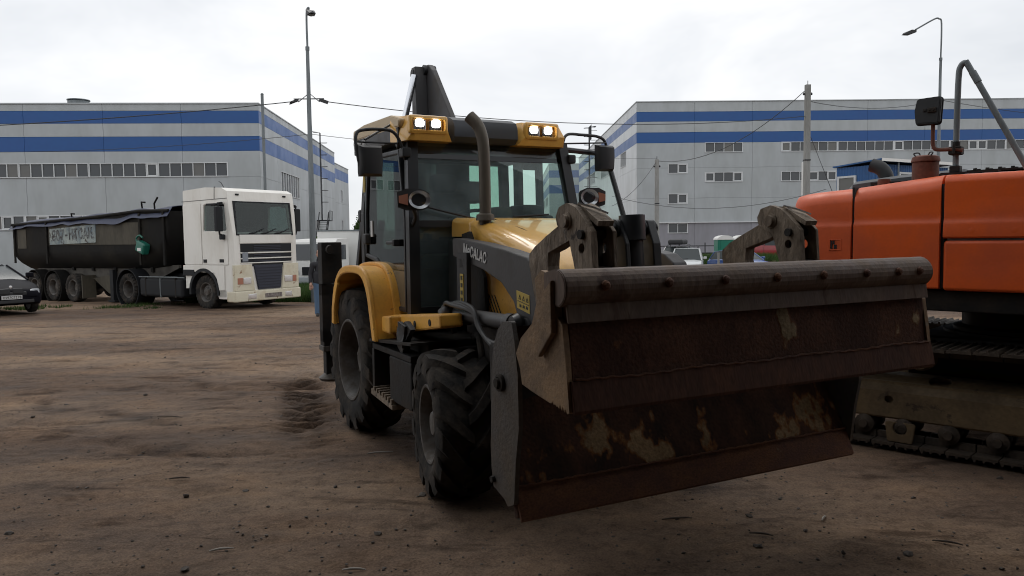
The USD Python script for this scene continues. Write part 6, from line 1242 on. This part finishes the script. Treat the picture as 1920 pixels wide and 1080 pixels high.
# ---------------------------------------------------------------- the person half hidden behind the stabiliser
mat_plain('skin', (.38, .22, .16), .6); mat_plain('jacket_dark', (.018, .018, .022), .85); mat_plain('denim', (.075, .13, .21), .85); mat_plain('shoe_dark', (.015, .014, .014), .6); mat_plain('hair_dark', (.02, .015, .012), .7)
def chain(bones, edge=.02, it=6):
    ms = []
    for a, ra, b, rb in bones:
        s1 = trimesh.creation.icosphere(2, ra); s1.apply_translation(a); s2 = trimesh.creation.icosphere(2, rb); s2.apply_translation(b)
        ms.append(man(hull(np.vstack([s1.vertices, s2.vertices]))))
    mm = m3.Manifold.batch_boolean(ms, m3.OpType.Add)
    mm = tm(mm.refine_to_length(edge)); mm.merge_vertices(); trimesh.smoothing.filter_taubin(mm, iterations=it); return mm
PE = Thing('person', 'person in a dark jacket and blue jeans standing behind the loader leg', 'person', (-5.0, 20.2, zg(20.2)), 20)
P = PE.part
hand = []
for s, hx, hz_ in ((-1, -.27, .80), (1, .27, .82)):
    hand.append(((s * .255, -.05, .90), .028, (s * .265, -.10, .83), .036))
    for k, (dx, ln) in enumerate(((-.03, .075), (-.01, .085), (.01, .08), (.028, .065))):
        a_ = np.array([s * .265 + dx, -.105, .80]); b_ = a_ + [0, -.022, -ln * .6]; c_ = b_ + [0, .012, -ln * .5]
        hand += [(tuple(a_), .0095, tuple(b_), .009), (tuple(b_), .009, tuple(c_), .008)]
    hand += [((s * .235, -.10, .83), .013, (s * .215, -.14, .79), .011), ((s * .215, -.14, .79), .011, (s * .222, -.15, .755), .009)]
bd = P('body', chain([((0, 0, 1.40), .06, (0, -.015, 1.52), .055), ((0, -.01, 1.60), .088, (0, .0, 1.67), .092), ((0, -.03, 1.56), .06, (0, -.02, 1.62), .08), ((0, -.105, 1.615), .012, (0, -.118, 1.59), .016), ((-.085, 0, 1.62), .02, (-.09, 0, 1.60), .015), ((.085, 0, 1.62), .02, (.09, 0, 1.60), .015),
    ((-.14, 0, 1.33), .07, (.14, 0, 1.33), .07), ((0, 0, 1.35), .10, (0, 0, 1.0), .12), ((-.08, 0, .95), .09, (-.09, 0, .5), .06), ((.08, 0, .95), .09, (.09, 0, .5), .06), ((-.09, 0, .5), .058, (-.10, .02, .1), .04), ((.09, 0, .5), .058, (.10, .02, .1), .04),
    ((-.18, 0, 1.36), .055, (-.24, .03, 1.1), .042), ((.18, 0, 1.36), .055, (.24, .03, 1.1), .042), ((-.24, .03, 1.1), .042, (-.255, -.05, .88), .028), ((.24, .03, 1.1), .042, (.255, -.05, .88), .028)] + hand, .012, 4), LOOKS['skin'], smooth=True)
P('hair', tm(man(chain([((0, .015, 1.665), .098, (0, .03, 1.62), .09)], .02)) - man(rbox(-.2, .2, -.3, -.035, 1.4, 1.665, .02))), LOOKS['hair_dark'], parent=bd, smooth=True)
P('jacket', chain([((-.15, 0, 1.35), .088, (.15, 0, 1.35), .088), ((0, 0, 1.36), .13, (0, 0, 1.0), .155), ((-.07, 0, 1.1), .13, (-.07, 0, .92), .13), ((.07, 0, 1.1), .13, (.07, 0, .92), .13), ((-.19, 0, 1.36), .075, (-.25, .03, 1.1), .062), ((.19, 0, 1.36), .075, (.25, .03, 1.1), .062), ((-.25, .03, 1.1), .062, (-.262, -.045, .90), .046), ((.25, .03, 1.1), .062, (.262, -.045, .90), .046), ((0, 0, 1.42), .085, (0, 0, 1.48), .075)]), LOOKS['jacket_dark'], parent=bd, smooth=True)
P('jeans', chain([((-.08, 0, .92), .118, (-.095, 0, .5), .085), ((.08, 0, .92), .118, (.095, 0, .5), .085), ((-.095, 0, .5), .082, (-.10, .02, .09), .068), ((.095, 0, .5), .082, (.10, .02, .09), .068)]), LOOKS['denim'], parent=bd, smooth=True)
for s in (-1, 1): P('shoe', chain([((s * .10, .05, .05), .05, (s * .115, -.15, .04), .042)]), LOOKS['shoe_dark'], parent=bd, smooth=True)

# ---------------------------------------------------------------- greenery
LOOKS['leaf'] = usdkit.material(stage, '/World/Looks/leaf', {'g': ('geometry', {}), 'n': ('noise_texture', {'scale': 1.3, 'detail': 4.0}), 'r': ('rgb_ramp', {'ramp': [(.3, (.022, .050, .014)), (.5, (.045, .085, .022)), (.7, (.085, .12, .035))]}),
    'd': ('principled_bsdf', {'roughness': .7, 'specular_ior_level': .2}), 't': ('translucent_bsdf', {}), 'm': ('mix_closure', {'fac': .3})},
    [('g.position', 'n.vector'), ('n.fac', 'r.fac'), ('r.color', 'd.base_color'), ('r.color', 't.color'), ('d.BSDF', 'm.closure1'), ('t.BSDF', 'm.closure2')], surface='m.closure')
mat_plain('bark', (.06, .045, .035), .9)
def leaves(C_, n, size, rg, flat=.6):
    """n leaf quads at points C_ (k x 3)."""
    c = C_[rg.integers(0, len(C_), n)] + rg.normal(0, size * 1.2, (n, 3))
    a = rg.normal(size=(n, 3)); a /= np.linalg.norm(a, axis=1, keepdims=True)
    b = np.cross(a, rg.normal(size=(n, 3))); b /= np.linalg.norm(b, axis=1, keepdims=True)
    s = size * rg.uniform(.6, 1.3, (n, 1))
    V = np.stack([c - a * s, c + b * s * flat, c + a * s, c - b * s * flat], 1).reshape(-1, 3)
    i = np.arange(n)[:, None] * 4
    return trimesh.Trimesh(V, np.vstack([i + [0, 1, 2], i + [0, 2, 3]]), process=False)
def shrub(name, label, cat_, x, y, h, r, n, size, seed, conifer=False, group=None):
    rg = np.random.default_rng(seed)
    t = Thing(name, label, cat_, (x, y, zg(y)), 0, group)
    limbs, tips = [tube([(0, 0, -.1), (.03 * h, 0, h * .5), (0, .02 * h, h * .97)], [.03 * h if conifer else .02 * h + .03, .006 * h], 8, 3)], []
    for k in range(26 if conifer else 22):
        z = h * rg.uniform(.12, .95); a = rg.uniform(0, 2 * math.pi)
        rr = r * (1.05 - z / h) if conifer else r * math.sqrt(max(.05, 1 - ((z / h - .5) / .55) ** 2))
        p = np.array([math.cos(a) * rr, math.sin(a) * rr, z + (.05 if conifer else .25) * rr * rg.uniform(.2, 1)])
        limbs.append(tube([(0, 0, z * .9), p * [.5, .5, 0] + [0, 0, (z * .9 + p[2]) / 2 + .05 * r], p], [.012 * h, .004 * h], 5))
        for s in np.linspace(.3, 1.05, 5): tips.append(p * [s, s, 0] + [0, 0, z * .9 + (p[2] - z * .9) * s] + rg.normal(0, .07 * r, 3))
    t.part('trunk', cat(*limbs), LOOKS['bark'])
    t.part('crown', leaves(np.array(tips), n, size, rg), LOOKS['leaf'], smooth=False)
shrub('conifer', 'thin ragged spruce rising above the bushes left of the loader cab', 'tree', -12.6, 64.0, 4.6, 1.0, 2600, .10, 5, True)
for k, (x, y, h, r, lb) in enumerate(((-12.2, 58, 2.6, 1.6, 'green bush right below the ragged spruce'), (-14.2, 62, 2.9, 1.8, 'green bush left of the ragged spruce, beside the box lorry'), (-10.2, 60, 2.4, 1.7, 'green bush hidden mostly by the loader cab'))):
    shrub('bush', lb, 'bush', x, y, h, r, 5200, .10, 30 + k)
far = np.random.default_rng(90)
xs_f = far.uniform(-75, 6, 900); ys_f = far.uniform(190, 230, 900)
C_ = np.stack([xs_f, ys_f, zg(60) - .9 + far.uniform(0, 1, 900) * (2.2 + 2.0 * meshkit.noise(np.stack([xs_f * .12, xs_f * 0, xs_f * 0], -1), 8))], -1)
solo('far_wood', leaves(C_, 30000, .35, far), LOOKS['leaf'], 'low dark green wood on the horizon between the warehouses', kind='stuff', smooth=False)
def grass(label, x0, x1, y0, y1, n, h, seed, dens=None, name='grass', zf=None):
    rg = np.random.default_rng(seed)
    x = rg.uniform(x0, x1, n); y = rg.uniform(y0, y1, n)
    keep = meshkit.fbm(np.stack([x * .9, y * .9, 0 * x], -1), 3, seed) > (.44 if dens is None else dens)
    x, y = x[keep], y[keep]; n = len(x)
    z = (gz(y) if zf is None else zf(x, y)) - .02; a = rg.uniform(0, 2 * math.pi, n); hh = h * rg.uniform(.4, 1.2, n); w = .012 + .008 * h
    lean = rg.normal(0, .35, (n, 2)) * hh[:, None]
    V = np.stack([np.stack([x - w * np.cos(a), y - w * np.sin(a), z], -1), np.stack([x + w * np.cos(a), y + w * np.sin(a), z], -1), np.stack([x + lean[:, 0], y + lean[:, 1], z + hh], -1)], 1).reshape(-1, 3)
    solo(name, trimesh.Trimesh(V, np.arange(3 * n).reshape(-1, 3), process=False), LOOKS['leaf'], label, kind='stuff', smooth=False)
grass('green grass verge behind the white lorry cab', -11, -4.9, 26.0, 36, 60000, .42, 1, .30)
grass('thin weeds growing under the tipper trailer', -16.5, -10.8, 23.4, 25.5, 5000, .13, 2, .53, 'weeds')
grass('green weeds covering the earth bank among the parked cars', 8.0, 25.0, 44.6, 54.0, 90000, .50, 3, .30, 'grass', bank)
# ---------------------------------------------------------------- litter on the dirt
rg = np.random.default_rng(11)
def hz_at(x, y): return float(ground_height(np.array([[x]]), np.array([[y]]))[0, 0])
pts = []
for k in range(3600):
    y = 2.6 + 14 * rg.random() ** 1.6; x = rg.uniform(-.75, .75) * y + 0
    pts.append((x, y))
PX_, PY_ = np.array(pts).T; PZ_ = ground_height(PX_[:, None], PY_[:, None])[:, 0]
ico = trimesh.creation.icosphere(0)
V, F = [], []
for k in range(len(PX_)):
    s = rg.uniform(.003, .011) * (2.4 if rg.random() < .04 else 1); v = ico.vertices * s * [rg.uniform(.7, 1.5), rg.uniform(.7, 1.5), rg.uniform(.4, .8)] + rg.normal(0, s * .15, ico.vertices.shape)
    F.append(ico.faces + 12 * k); V.append(v + [PX_[k], PY_[k], PZ_[k] + s * .2])
mat_worn('pebble', (.10, .085, .072), (.05, .042, .036), .5, 8, .85, .95, fine=40, bump=0)
solo('pebbles', trimesh.Trimesh(np.vstack(V), np.vstack(F), process=False), LOOKS['pebble'], 'small stones strewn over the dirt yard', kind='stuff', smooth=False)
mat_worn('dead_wood', (.06, .045, .034), (.10, .08, .062), .5, 8, .85, .95, fine=40, bump=.002)
mat_plain('pale_litter', (.30, .28, .25), .8)
TWIGS = ['long pale splinter on the dirt left of the front tyre', 'dark twig alone on the dirt at left of the near ground', 'short pale splinter on the dirt below the front tyre', 'pale splinter left of the short one below the front tyre',
         'pale splinter nearest the bottom edge left of the middle', 'dark twig on the dirt right below the bucket edge', 'slanting dark twig just right of the longest one below the bucket', 'slanting dark twig between the bucket corner and the digger track',
         'dark twig on the dirt below the left corner of the bucket', 'upright-lying dark twig near the bottom edge in the middle', 'small pale splinter on the dirt beneath the right half of the bucket', 'longest dark twig, far out on the dirt towards the left edge', 'dark twig on the dirt beside the tread prints']
for k, (x, y, L_, a, pale) in enumerate(((-1.15, 6.55, .22, .2, 1), (-2.6, 5.9, .16, .1, 0), (-.9, 4.2, .13, 0, 1), (-1.75, 4.5, .14, .3, 1), (-1.9, 3.7, .12, .5, 1), (1.05, 4.9, .2, .1, 0), (1.5, 4.6, .14, -.4, 0), (2.55, 4.45, .16, -.5, 0), (.55, 4.0, .12, .4, 0), (1.2, 3.9, .15, 2.0, 0), (2.0, 4.9, .1, 1.0, 1), (-3.6, 8.0, .3, -.2, 0), (-2.2, 7.6, .2, .1, 0))):
    z = hz_at(x, y) + .008
    d = np.array([math.cos(a), math.sin(a), 0]) * L_ / 2; m = np.array([x, y, z])
    tb_ = tube([m - d, m - d * .2 + [0, 0, .006], m + d * .4 + [.006, .004, .004], m + d], [.004, .007, .006, .003], 6, 3)
    solo('wood_scrap', tb_, LOOKS['pale_litter' if pale else 'dead_wood'], TWIGS[k], 'twig', 'pale splinters on the dirt' if pale else 'dark twigs on the dirt')

# ---------------------------------------------------------------- the open hall the picture is taken from
mat_worn('hall_sheet', (.10, .10, .105), (.07, .07, .07), .5, 1.0, .6, .8, fine=8, bump=0, vary=.1)
HA = Thing('open_hall', 'dark open-fronted hall behind the viewpoint, roof reaching forward over the yard edge', 'building', (0, 0, 0))
HY, HZ = 3.5, 5.4
HA.part('roof', prism([(-26, HZ + .9), (HY, HZ), (HY, HZ + .25), (-26, HZ + 1.2)], 'x', -30, 30).apply_transform(np.eye(4)), LOOKS['hall_sheet'], smooth=False)
HA.part('back_wall', box(-30, 30, -26.2, -26, -1, HZ + 1.1), LOOKS['hall_sheet'])
for s in (-1, 1): HA.part('side_wall', box(s * 30, s * 30.2, -26, -2, -1, HZ + .6), LOOKS['hall_sheet'])
for x in (-27, -18, -9, 9, 18, 27): HA.part('column', box(x - .15, x + .15, -1.2, -.9, 0, HZ + .3), LOOKS['galvanised'])
